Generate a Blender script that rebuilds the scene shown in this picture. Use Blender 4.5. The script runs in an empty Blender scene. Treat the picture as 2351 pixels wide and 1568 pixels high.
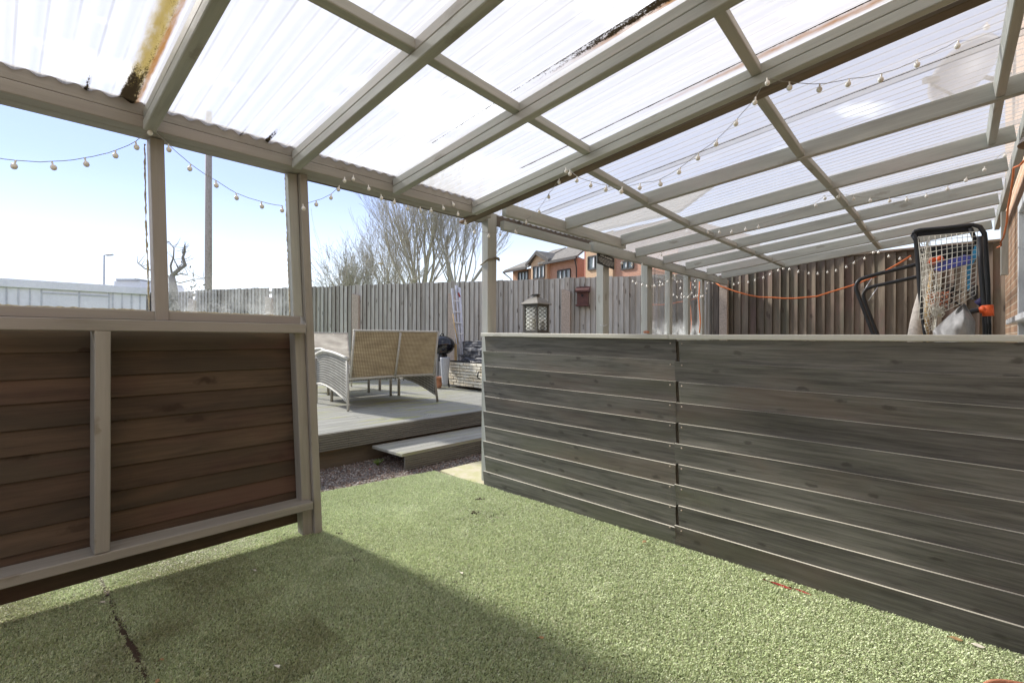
import bpy, math, random
import numpy as np
from mathutils import Vector, Matrix
R = math.radians
random.seed(7); rng = np.random.default_rng(7)
scene = bpy.context.scene; col = scene.collection

# ------------------------------------------------------------------ camera
H = 1.2                                            # camera height, metres
F_PX, CX, HY, ROLL = 1112.0, 1175.5, 778.0, 0.005  # focal length and horizon in a 2351 px wide frame
TH = R(42.93); SN, CS = math.sin(TH), math.cos(TH)
cam = bpy.data.cameras.new("camera"); cam_o = bpy.data.objects.new("camera", cam); col.objects.link(cam_o)
cam.sensor_width = 36; cam.lens = 36 * F_PX / 2351; cam.clip_end = 600; cam.clip_start = 0.02
cam.shift_y = -(784 - HY) / 2351
cam_o.location = (0, 0, H)
cam_o.rotation_euler = (Matrix.Rotation(TH - math.pi/2, 3, 'Z') @ Matrix.Rotation(math.pi/2, 3, 'X') @ Matrix.Rotation(ROLL*0.5, 3, 'Z')).to_euler()
scene.camera = cam_o

# ------------------------------------------------------------------ light
SUN_EL = 33.0; SUN_AZ = -7.0                       # azimuth measured from +Y towards +X
w = bpy.data.worlds.new("World"); scene.world = w; w.use_nodes = True
nt = w.node_tree; nt.nodes.clear()
def N(t, tree=None, **kw):
    n = (tree or nt).nodes.new(t)
    for k, v in kw.items(): setattr(n, k, v)
    return n
sky = N('ShaderNodeTexSky', sky_type='NISHITA', sun_disc=False, sun_elevation=R(SUN_EL), sun_rotation=R(SUN_AZ),
        air_density=1.0, dust_density=0.0, ozone_density=3.0)
geo = N('ShaderNodeTexCoord'); sep = N('ShaderNodeSeparateXYZ'); nt.links.new(geo.outputs['Generated'], sep.inputs[0])
hz = N('ShaderNodeMapRange', interpolation_type='SMOOTHSTEP'); nt.links.new(sep.outputs['Z'], hz.inputs['Value'])
for i, v in zip((1, 2, 3, 4), (0.04, 0.29, 1.0, 0.0)): hz.inputs[i].default_value = v
mp = N('ShaderNodeMapping'); mp.inputs['Scale'].default_value = (1.6, 1.6, 5.0); nt.links.new(geo.outputs['Generated'], mp.inputs[0])
cl = N('ShaderNodeTexNoise'); cl.inputs['Scale'].default_value = 2.1; cl.inputs['Detail'].default_value = 7; cl.inputs['Roughness'].default_value = .55
nt.links.new(mp.outputs[0], cl.inputs['Vector'])
cr = N('ShaderNodeMapRange', interpolation_type='SMOOTHSTEP'); nt.links.new(cl.outputs['Fac'], cr.inputs['Value'])
for i, v in zip((1, 2, 3, 4), (0.50, 0.74, 0.0, 0.85)): cr.inputs[i].default_value = v
mixh = N('ShaderNodeMixRGB'); nt.links.new(hz.outputs[0], mixh.inputs[0]); mixh.inputs[2].default_value = (.96, 1.09, 1.21, 1)
lo = N('ShaderNodeMapRange', interpolation_type='SMOOTHSTEP'); nt.links.new(sep.outputs['Z'], lo.inputs['Value'])
for i, v in zip((1, 2, 3, 4), (0.22, 0.45, 0.12, 1.0)): lo.inputs[i].default_value = v
mx = N('ShaderNodeMath', operation='MULTIPLY'); nt.links.new(cr.outputs[0], mx.inputs[0]); nt.links.new(lo.outputs[0], mx.inputs[1])
mixc = N('ShaderNodeMixRGB'); mlo = N('ShaderNodeMath', operation='MAXIMUM'); nt.links.new(mx.outputs[0], mlo.inputs[0]); mlo.inputs[1].default_value = .10; nt.links.new(mlo.outputs[0], mixc.inputs[0]); tint = N('ShaderNodeMixRGB', blend_type='MULTIPLY'); tint.inputs[0].default_value = 1; tint.inputs[2].default_value = (.105, .11, .155, 1); nt.links.new(sky.outputs[0], tint.inputs[1]); nt.links.new(tint.outputs[0], mixh.inputs[1]); nt.links.new(mixh.outputs[0], mixc.inputs[1])
mixc.inputs[2].default_value = (4.6, 4.75, 4.7, 1)
bg = N('ShaderNodeBackground'); bg.inputs['Strength'].default_value = 0.148; nt.links.new(mixc.outputs[0], bg.inputs[0])
wo = N('ShaderNodeOutputWorld'); nt.links.new(bg.outputs[0], wo.inputs[0])
sl = bpy.data.lights.new("sun", 'SUN'); sl.energy = 1.2; sl.angle = R(5); sl.color = (1.0, .955, .88)
so = bpy.data.objects.new("sun", sl); col.objects.link(so)
sd = Vector((math.sin(R(SUN_AZ))*math.cos(R(SUN_EL)), math.cos(R(SUN_AZ))*math.cos(R(SUN_EL)), math.sin(R(SUN_EL))))
so.rotation_euler = sd.to_track_quat('Z', 'Y').to_euler(); so.location = (0, 12, 9)
scene.view_settings.view_transform = 'Standard'; scene.view_settings.look = 'None'
scene.view_settings.exposure = 2.72; scene.view_settings.gamma = 1
scene.cycles.max_bounces = 10; scene.cycles.transparent_max_bounces = 24; scene.cycles.transmission_bounces = 8
scene.cycles.diffuse_bounces = 5

# ------------------------------------------------------------------ measuring helpers (pixel of the photo + a real plane -> metres)
def ray(x, y):
    r = (x - CX) / F_PX; v = (HY + ROLL*(x - CX) - y) / F_PX
    return Vector((CS + SN*r, SN - CS*r, v))
def onX(x, y, X): d = ray(x, y); return d*(X/d.x) + Vector((0, 0, H))
def onY(x, y, Y): d = ray(x, y); return d*(Y/d.y) + Vector((0, 0, H))
def onZ(x, y, Z): d = ray(x, y); return d*((Z-H)/d.z) + Vector((0, 0, H))
def dep(x, y, D): return ray(x, y)*D + Vector((0, 0, H))
K = 0.12                                           # roof fall, metres per metre
def zr(y, z28=2.17): return z28 + K*(2.8 - y)      # underside of the rafters
def onR(x, y, z28=2.17):
    d = ray(x, y); t = (z28 + K*2.8 - H)/(d.z + K*d.y); return d*t + Vector((0, 0, H))

# ------------------------------------------------------------------ scene helpers
def tag(o, label=None, cat=None, group=None, kind=None):
    if label: o['label'] = label
    if cat: o['category'] = cat
    if group: o['group'] = group
    if kind: o['kind'] = kind
    return o
def empty(name, loc=(0, 0, 0), rz=0, label=None, cat=None, group=None):
    o = bpy.data.objects.new(name, None); o.empty_display_size = .1; col.objects.link(o)
    o.location = loc; o.rotation_euler = (0, 0, rz)
    return tag(o, label, cat, group)
def world_of(o):
    m = o.matrix_basis.copy()
    while o.parent: o = o.parent; m = o.matrix_basis @ m
    return m
class MB:
    """collects shapes, links them as ONE mesh; 'gr' keeps (along, across, through) for grain"""
    def __init__(s): s.v = []; s.f = []; s.g = []; s.m = []; s.sm = []
    def add(s, vs, fs, gs=None, mat=0, smooth=False):
        b = len(s.v); s.v += [tuple(q) for q in vs]; s.g += [tuple(q) for q in (gs if gs is not None else vs)]
        s.f += [tuple(i+b for i in q) for q in fs]; s.m += [mat]*len(fs); s.sm += [smooth]*len(fs); return s
    def beam(s, a, b, wd, ht, up=(0, 0, 1), ch=.003, mat=0, gid=None):
        """timber from a to b (axis points), wd = side width, ht = along up"""
        a = Vector(a); b = Vector(b); d = b-a; L = d.length; d.normalize()
        up = Vector(up); sd_ = d.cross(up); sd_.normalize(); u = sd_.cross(d)
        hw, hh = wd/2, ht/2; ch = min(ch, hw*.4, hh*.4)
        prof = [(-hw+ch, -hh), (hw-ch, -hh), (hw, -hh+ch), (hw, hh-ch), (hw-ch, hh), (-hw+ch, hh), (-hw, hh-ch), (-hw, -hh+ch)]
        if gid is None: gid = random.uniform(0, 90)
        n = max(1, min(12, int(L/.5))); vs = []; gs = []; fs = []
        for k in range(n+1):
            t = k/n*L
            for x, y in prof: vs.append(a + d*t + sd_*x + u*y); gs.append((t+gid*3.7, x+gid, y+gid*.37))
        for k in range(n):
            for j in range(8): j2 = (j+1) % 8; fs.append((k*8+j, k*8+j2, k*8+8+j2, k*8+8+j))
        fs.append(tuple(range(7, -1, -1))); fs.append(tuple(n*8+j for j in range(8)))
        return s.add(vs, fs, gs, mat)
    def box(s, lo, hi, mat=0, ch=.0, gid=0):
        lo = Vector(lo); hi = Vector(hi); c = (lo+hi)/2
        return s.beam((lo.x, c.y, c.z), (hi.x, c.y, c.z), hi.y-lo.y, hi.z-lo.z, ch=ch or .0005, mat=mat, gid=gid)
    def quad(s, pts, mat=0, gs=None): return s.add(pts, [tuple(range(len(pts)))], gs, mat)
    def tube(s, pts, r, seg=8, mat=0, closed=False, caps=True):
        pts = [Vector(p) for p in pts]; n = len(pts); rs = r if isinstance(r, (list, tuple)) else [r]*n
        vs = []; gs = []; fs = []; prev = None; L = 0
        for i, p in enumerate(pts):
            if i: L += (p-pts[i-1]).length
            a = pts[i-1] if i else (pts[-1] if closed else p); b = pts[(i+1) % n] if (i < n-1 or closed) else p
            d = (b-a); d = d.normalized() if d.length > 1e-9 else Vector((0, 0, 1))
            if prev is None:
                q = Vector((0, 0, 1)) if abs(d.z) < .9 else Vector((1, 0, 0)); u = d.cross(q).normalized()
            else: u = (prev - d*prev.dot(d)); u = u.normalized() if u.length > 1e-6 else d.orthogonal().normalized()
            prev = u; v = d.cross(u)
            for k in range(seg):
                an = 2*math.pi*k/seg; vs.append(p + (u*math.cos(an)+v*math.sin(an))*rs[i]); gs.append((L, k/seg*.2, r if not isinstance(r, (list, tuple)) else rs[i]))
        m = n if closed else n-1
        for i in range(m):
            i2 = (i+1) % n
            for k in range(seg): k2 = (k+1) % seg; fs.append((i*seg+k, i*seg+k2, i2*seg+k2, i2*seg+k))
        if caps and not closed: fs.append(tuple(range(seg-1, -1, -1))); fs.append(tuple((n-1)*seg+k for k in range(seg)))
        return s.add(vs, fs, gs, mat, True)
    def lathe(s, c, prof, seg=24, mat=0, ax=None, ph=0):
        """prof: (radius, height) along ax (default z)"""
        c = Vector(c); z = Vector(ax or (0, 0, 1)).normalized(); x = z.orthogonal().normalized(); y = z.cross(x)
        if ax is None: x = Vector((1, 0, 0)); y = Vector((0, 1, 0))
        vs = []; fs = []; gs = []
        for r_, h_ in prof:
            for k in range(seg):
                an = 2*math.pi*k/seg+ph; vs.append(c + x*(r_*math.cos(an)) + y*(r_*math.sin(an)) + z*h_); gs.append((k/seg, h_, r_))
        for i in range(len(prof)-1):
            for k in range(seg): k2 = (k+1) % seg; fs.append((i*seg+k, i*seg+k2, (i+1)*seg+k2, (i+1)*seg+k))
        return s.add(vs, fs, gs, mat, seg > 6)
    def prism(s, poly, a, b, mat=0):
        """poly: list of points (3D), extruded by vector b-a"""
        e = Vector(b)-Vector(a); P = [Vector(p) for p in poly]; n = len(P)
        vs = P + [p+e for p in P]; fs = [tuple(range(n-1, -1, -1)), tuple(range(n, 2*n))] + [(i, (i+1) % n, (i+1) % n+n, i+n) for i in range(n)]
        return s.add(vs, fs, None, mat)
    local = False
    def build(s, name, mats, parent=None, label=None, cat=None, group=None, kind=None, recentre=True):
        me = bpy.data.meshes.new(name)
        V = np.array(s.v, dtype=np.float32)
        if parent is None and recentre and len(V):
            lo, hi = V.min(0), V.max(0); org = np.array([(lo[0]+hi[0])/2, (lo[1]+hi[1])/2, lo[2]], dtype=np.float32)
        else: org = np.zeros(3, np.float32)
        o = bpy.data.objects.new(name, me)
        if parent is not None and MB.local: o.parent = parent
        elif parent is not None:
            o.parent = parent; inv = world_of(parent).inverted()
            M3 = np.array(inv, dtype=np.float32); V = V @ M3[:3, :3].T + M3[:3, 3]
        else: V = V - org; o.location = Vector([float(q) for q in org])
        me.from_pydata(V.tolist(), [], s.f)
        me.polygons.foreach_set('use_smooth', s.sm); me.polygons.foreach_set('material_index', s.m)
        at = me.attributes.new('gr', 'FLOAT_VECTOR', 'POINT'); at.data.foreach_set('vector', np.array(s.g, dtype=np.float32).ravel())
        for m in (mats if isinstance(mats, (list, tuple)) else [mats]): me.materials.append(m)
        me.update(); col.objects.link(o)
        return tag(o, label, cat, group, kind)
def copy_tree(o, parent=None):
    c = o.copy(); col.objects.link(c); c.parent = parent
    for ch in list(o.children): copy_tree(ch, c)
    return c

# ------------------------------------------------------------------ materials
def mat_base(name):
    m = bpy.data.materials.new(name); m.use_nodes = True; t = m.node_tree
    return m, t, t.nodes['Principled BSDF'], t.nodes['Material Output']
def ramp(t, stops, src, interp='LINEAR'):
    r = t.nodes.new('ShaderNodeValToRGB'); r.color_ramp.interpolation = interp
    while len(r.color_ramp.elements) < len(stops): r.color_ramp.elements.new(.5)
    for e, (p, c) in zip(r.color_ramp.elements, stops): e.position = p; e.color = (*c, 1) if len(c) == 3 else c
    t.links.new(src, r.inputs[0]); return r.outputs[0]
def attr(t, name='gr'): n = t.nodes.new('ShaderNodeAttribute'); n.attribute_name = name; return n.outputs['Vector']
def mapping(t, src, sc, loc=(0, 0, 0)):
    n = t.nodes.new('ShaderNodeMapping'); n.inputs['Scale'].default_value = sc; n.inputs['Location'].default_value = loc
    t.links.new(src, n.inputs[0]); return n.outputs[0]
def noise(t, src, sc=1, det=4, ro=.55, dist=0):
    n = t.nodes.new('ShaderNodeTexNoise'); n.inputs['Scale'].default_value = sc; n.inputs['Detail'].default_value = det
    n.inputs['Roughness'].default_value = ro; n.inputs['Distortion'].default_value = dist
    t.links.new(src, n.inputs['Vector']); return n.outputs['Fac']
def mixc_(t, fac, a, b, mode='MIX'):
    n = t.nodes.new('ShaderNodeMixRGB'); n.blend_type = mode
    for i, v in enumerate((fac, a, b)):
        if hasattr(v, 'links') or isinstance(v, bpy.types.NodeSocket): t.links.new(v, n.inputs[i])
        elif i == 0: n.inputs[0].default_value = v
        else: n.inputs[i].default_value = (*v, 1)
    return n.outputs[0]
def math_(t, op, a, b=0.0, clamp=False):
    n = t.nodes.new('ShaderNodeMath'); n.operation = op; n.use_clamp = clamp
    for i, v in enumerate((a, b)):
        if isinstance(v, bpy.types.NodeSocket): t.links.new(v, n.inputs[i])
        else: n.inputs[i].default_value = v
    return n.outputs[0]
def bump(t, b, h, st=.3, d=.002):
    n = t.nodes.new('ShaderNodeBump'); n.inputs['Strength'].default_value = st; n.inputs['Distance'].default_value = d
    t.links.new(h, n.inputs['Height']); t.links.new(n.outputs[0], b.inputs['Normal'])
def mrange(t, src, a, b, c=0., d=1.):
    n = t.nodes.new('ShaderNodeMapRange'); n.interpolation_type = 'SMOOTHSTEP'
    for i, v in zip((1, 2, 3, 4), (a, b, c, d)): n.inputs[i].default_value = v
    t.links.new(src, n.inputs[0]); return n.outputs[0]
def wood(name, light, dark, grain=.5, knot=(.06, .04, .03), knots=.6, rough=.75, patch=None, pfac=.5, patch2=None, p2=.4, vscale=1.0, hue=None, kn=(2.1, 7.0), con=(.32, .64)):
    m, t, b, o = mat_base(name); g = attr(t)
    fine = noise(t, mapping(t, g, (2.6*vscale, 52*vscale, 52*vscale)), 1, 6, .72, .5)
    broad = noise(t, mapping(t, g, (.9, 6, 6)), 1.3, 3, .5, .6)
    f = math_(t, 'ADD', math_(t, 'MULTIPLY', fine, .6*grain+.2), math_(t, 'MULTIPLY', broad, .8-.6*grain))
    c = ramp(t, [(con[0], dark), (con[1], light)], f)
    if patch:
        pf = mrange(t, noise(t, mapping(t, g, (.8, 3.0, 3.0), (3, 8, 1)), 1.0, 4, .6, .3), .50, .66, 0, pfac); c = mixc_(t, pf, c, patch)
    if patch2:
        pf = mrange(t, noise(t, mapping(t, g, (.7, 2.2, 2.2), (13, 2, 5)), 1.0, 4, .6, .3), .52, .68, 0, p2); c = mixc_(t, pf, c, patch2)
    if hue:                                        # board-to-board tint, by the board's own id
        hv = noise(t, mapping(t, g, (0.02, .11, .11), (5, 5, 5)), 5.3, 0, .5); c = mixc_(t, mrange(t, hv, .42, .6, 0, .8), c, hue, 'MULTIPLY')
    if knots:
        v = t.nodes.new('ShaderNodeTexVoronoi'); v.feature = 'F1'; v.voronoi_dimensions = '2D'; v.inputs['Scale'].default_value = 1; v.inputs['Randomness'].default_value = 1
        dn = t.nodes.new('ShaderNodeVectorMath'); dn.operation = 'ADD'
        nn = t.nodes.new('ShaderNodeTexNoise'); nn.inputs['Scale'].default_value = 30; t.links.new(g, nn.inputs['Vector'])
        sc = t.nodes.new('ShaderNodeVectorMath'); sc.operation = 'SCALE'; sc.inputs['Scale'].default_value = .25; t.links.new(nn.outputs['Color'], sc.inputs[0])
        gs_ = t.nodes.new('ShaderNodeSeparateXYZ'); t.links.new(g, gs_.inputs[0]); gc = t.nodes.new('ShaderNodeCombineXYZ')
        t.links.new(math_(t, 'MULTIPLY', gs_.outputs['X'], kn[0]), gc.inputs[0]); t.links.new(math_(t, 'MULTIPLY', math_(t, 'ADD', gs_.outputs['Y'], gs_.outputs['Z']), kn[1]), gc.inputs[1]); t.links.new(gc.outputs[0], dn.inputs[0]); t.links.new(sc.outputs[0], dn.inputs[1]); t.links.new(dn.outputs[0], v.inputs['Vector'])
        kc = t.nodes.new('ShaderNodeSeparateXYZ'); t.links.new(v.outputs['Color'], kc.inputs[0]); kf = math_(t, 'MULTIPLY', mrange(t, v.outputs['Distance'], .05, .17, knots, 0), mrange(t, kc.outputs['X'], .55, .80)); c = mixc_(t, kf, c, knot)
    t.links.new(c, b.inputs['Base Color']); b.inputs['Roughness'].default_value = rough; b.inputs['Specular IOR Level'].default_value = .25
    bump(t, b, f, .45, .0025); return m
def plain(name, c, rough=.5, metal=0, nz=.12, sc=14, spec=.4, bmp=.0, c2=None):
    m, t, b, o = mat_base(name); tc = t.nodes.new('ShaderNodeTexCoord'); n = noise(t, tc.outputs['Object'], sc, 5, .6)
    lo = c2 or tuple(q*(1-nz*2.2) for q in c)
    t.links.new(ramp(t, [(.3, lo), (.62, c)], n), b.inputs['Base Color'])
    b.inputs['Roughness'].default_value = rough; b.inputs['Metallic'].default_value = metal; b.inputs['Specular IOR Level'].default_value = spec
    if bmp: bump(t, b, n, .5, bmp)
    return m
M = {}
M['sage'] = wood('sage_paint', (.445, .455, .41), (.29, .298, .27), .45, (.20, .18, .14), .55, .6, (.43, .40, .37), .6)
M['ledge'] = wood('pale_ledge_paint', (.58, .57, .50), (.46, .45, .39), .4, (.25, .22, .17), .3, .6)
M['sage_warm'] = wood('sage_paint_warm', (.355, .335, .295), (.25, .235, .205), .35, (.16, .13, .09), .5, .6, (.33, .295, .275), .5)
M['oldwood'] = wood('untreated_plank', (.20, .165, .125), (.11, .09, .068), .5, (.03, .02, .015), .5, .85, (.35, .16, .05), .35)
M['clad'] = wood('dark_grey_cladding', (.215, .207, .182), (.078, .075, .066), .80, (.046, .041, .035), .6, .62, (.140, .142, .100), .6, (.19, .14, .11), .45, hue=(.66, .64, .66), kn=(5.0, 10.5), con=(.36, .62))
M['cladtop'] = wood('skylit_board_edge', (.52, .50, .43), (.40, .38, .32), .6, knots=0)  # board heads coloured paler than the faces, painting the skylight they catch
M['brownboard'] = wood('brown_stained_board', (.130, .090, .060), (.060, .043, .031), .55, (.030, .017, .010), .8, .62, (.060, .050, .036), .7, (.105, .050, .042), .5, hue=(.75, .72, .74), kn=(2.2, 6.5), con=(.36, .60))
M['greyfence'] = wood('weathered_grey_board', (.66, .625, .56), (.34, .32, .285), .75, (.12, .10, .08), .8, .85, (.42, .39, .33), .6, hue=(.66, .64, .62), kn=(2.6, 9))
M['greyedge'] = wood('shade_grey_board_edge', (.16, .145, .12), (.07, .06, .05), .6, knots=0)  # shade on the thick board edges, put into the colour
M['brownedge'] = wood('shade_brown_board_edge', (.06, .05, .04), (.03, .025, .02), .6, knots=0)  # the same painted shade for the brown fence
M['darkplank'] = wood('dark_fascia_plank', (.17, .14, .11), (.09, .075, .06), .5, knots=.3)
M['brownfence'] = wood('brown_weathered_board', (.27, .225, .175), (.13, .105, .082), .6, (.07, .055, .045), .7, .8, (.17, .165, .125), .8, (.26, .17, .15), .6, hue=(.66, .64, .64), kn=(2.6, 8))
M['deck'] = wood('grey_deck_board', (.40, .395, .35), (.25, .25, .22), .5, (.1, .1, .09), .3, .75, (.34, .345, .17), .9)
M['deckface'] = wood('deck_fascia', (.20, .19, .165), (.11, .105, .09), .6, knots=.2, rough=.8)
M['concrete'] = plain('concrete', (.54, .45, .37), .9, sc=60, nz=.2, bmp=.003)
M['blackmetal'] = plain('black_metal', (.018, .018, .02), .35, 0, spec=.5)
M['blackpad'] = plain('black_fabric', (.02, .02, .022), .8, sc=80)
M['alu'] = plain('aluminium', (.62, .63, .66), .35, .7)
M['whitepvc'] = plain('white_upvc', (.80, .81, .82), .35, nz=.03)
M['orange'] = plain('orange_plastic', (.85, .13, .03), .45, nz=.06)
M['orangewire'] = plain('orange_flex', (.80, .22, .07), .5, nz=.1)
M['redplastic'] = plain('red_plastic', (.30, .035, .03), .5)
M['blue'] = plain('blue_plastic', (.11, .13, .55), .35)
M['cyan'] = plain('light_blue_fabric', (.06, .35, .62), .7, nz=.2)
M['greybag'] = plain('grey_vinyl', (.34, .33, .32), .5, nz=.15, bmp=.004)
M['net'] = plain('cream_net_cord', (.82, .79, .70), .85)
M['pinknet'] = plain('orange_net_cord', (.62, .26, .16), .85)
M['netbag'] = plain('cream_cloth', (.62, .56, .50), .9, sc=40, nz=.15)
M['stick'] = plain('pale_timber', (.55, .38, .18), .7)
M['whitelamp'] = plain('white_bulb', (.80, .78, .72), .25, nz=.03)
M['cable'] = plain('clear_grey_cable', (.30, .29, .25), .45)
M['lanternframe'] = plain('grey_lantern_metal', (.09, .086, .075), .5, sc=30)
M['lanternroof'] = plain('lantern_roof_metal', (.20, .19, .17), .42, sc=30)
M['candle'] = plain('ivory_candle', (.85, .74, .52), .5, nz=.03)
M['birdbox'] = plain('red_brown_stain', (.13, .055, .045), .6, sc=25, nz=.2)
M['terracotta'] = plain('terracotta', (.52, .24, .14), .7, sc=20)
M['pewter'] = plain('grey_pot', (.44, .45, .48), .6, sc=60)
M['enamel'] = plain('black_enamel', (.008, .008, .012), .08, spec=.6)
M['slate'] = plain('dark_slate', (.17, .17, .18), .55, sc=9, nz=.4, bmp=.012, c2=(.035, .035, .04))
M['soil'] = plain('soil', (.05, .032, .02), .95, sc=50)
M['leaf'] = plain('dead_leaf', (.42, .27, .13), .8, sc=60, nz=.2)
M['paleleaf'] = plain('pale_leaf', (.72, .68, .58), .8, sc=60)
M['redleaf'] = plain('red_leaf', (.65, .07, .03), .6, sc=60)
M['paving'] = plain('pale_paving', (.46, .42, .30), .9, sc=12, nz=.16, bmp=.002, c2=(.36, .36, .17))
M['bark'] = plain('bark', (.56, .52, .42), .9, sc=30, nz=.25)
M['barkgrey'] = plain('grey_bark', (.26, .25, .22), .9, sc=20)
M['hedge'] = plain('hedge_leaf', (.10, .11, .055), .8, sc=8, nz=.3)
M['poletimber'] = plain('telegraph_pole_timber', (.40, .35, .31), .9, sc=25, nz=.2)
M['lamppost'] = plain('galvanised_steel', (.50, .52, .54), .5, .3)
M['yellow'] = plain('yellow_plastic', (.75, .50, .12), .5)
M['garage'] = plain('white_cladding', (.86, .87, .92), .6, nz=.04)
M['garageline'] = plain('grey_joint', (.58, .60, .66), .7)
M['darkroof'] = plain('grey_roof_tile', (.20, .185, .165), .85, sc=6, nz=.2)
M['glassdark'] = plain('window_glass', (.20, .23, .22), .08, sc=1.6, nz=.35, spec=.8)
M['brownframe'] = plain('dark_brown_frame', (.05, .04, .035), .5)
M['dish'] = plain('grey_dish', (.10, .105, .14), .55)
M['signboard'] = plain('dark_sign_board', (.035, .034, .03), .6)
M['signtext'] = plain('sign_lettering', (.78, .77, .72), .6, nz=.02)
M['string'] = plain('old_rope', (.25, .21, .15), .9)
M['lampshade'] = plain('brown_lamp_metal', (.30, .25, .20), .4, sc=12)
M['mastic'] = plain('old_sealant', (.62, .56, .38), .8, sc=60, nz=.25, bmp=.004)

def brickmat(name, c1, c2, mortar, sc=1.0):
    m, t, b, o = mat_base(name); g = attr(t)
    n = t.nodes.new('ShaderNodeTexBrick'); n.inputs['Scale'].default_value = sc; n.inputs['Brick Width'].default_value = .225; n.inputs['Row Height'].default_value = .075
    n.inputs['Mortar Size'].default_value = .006; n.inputs['Mortar Smooth'].default_value = .2; n.inputs['Bias'].default_value = .1
    n.inputs['Color1'].default_value = (*c1, 1); n.inputs['Color2'].default_value = (*c2, 1); n.inputs['Mortar'].default_value = (*mortar, 1)
    t.links.new(g, n.inputs['Vector']); nz = noise(t, g, 30, 5, .65)
    c = mixc_(t, .7, n.outputs['Color'], ramp(t, [(.25, (.62, .62, .62)), (.7, (1.25, 1.25, 1.25))], nz), 'MULTIPLY')
    t.links.new(c, b.inputs['Base Color']); b.inputs['Roughness'].default_value = .9
    h = math_(t, 'SUBTRACT', math_(t, 'MULTIPLY', nz, .3), n.outputs['Fac']); bump(t, b, h, .6, .006); return m
M['brick_house'] = brickmat('house_brick', (.45, .28, .17), (.34, .20, .125), (.55, .46, .34))
M['brick_orange'] = brickmat('orange_brick', (.50, .26, .18), (.45, .23, .155), (.52, .38, .30))
M['brick_red'] = brickmat('red_brick', (.40, .17, .12), (.36, .14, .10), (.40, .2, .15))
M['brick_buff'] = brickmat('buff_brick', (.60, .41, .26), (.56, .37, .23), (.6, .44, .31))
M['brick_left'] = brickmat('brown_brick', (.42, .23, .13), (.38, .2, .12), (.45, .3, .2))

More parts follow.
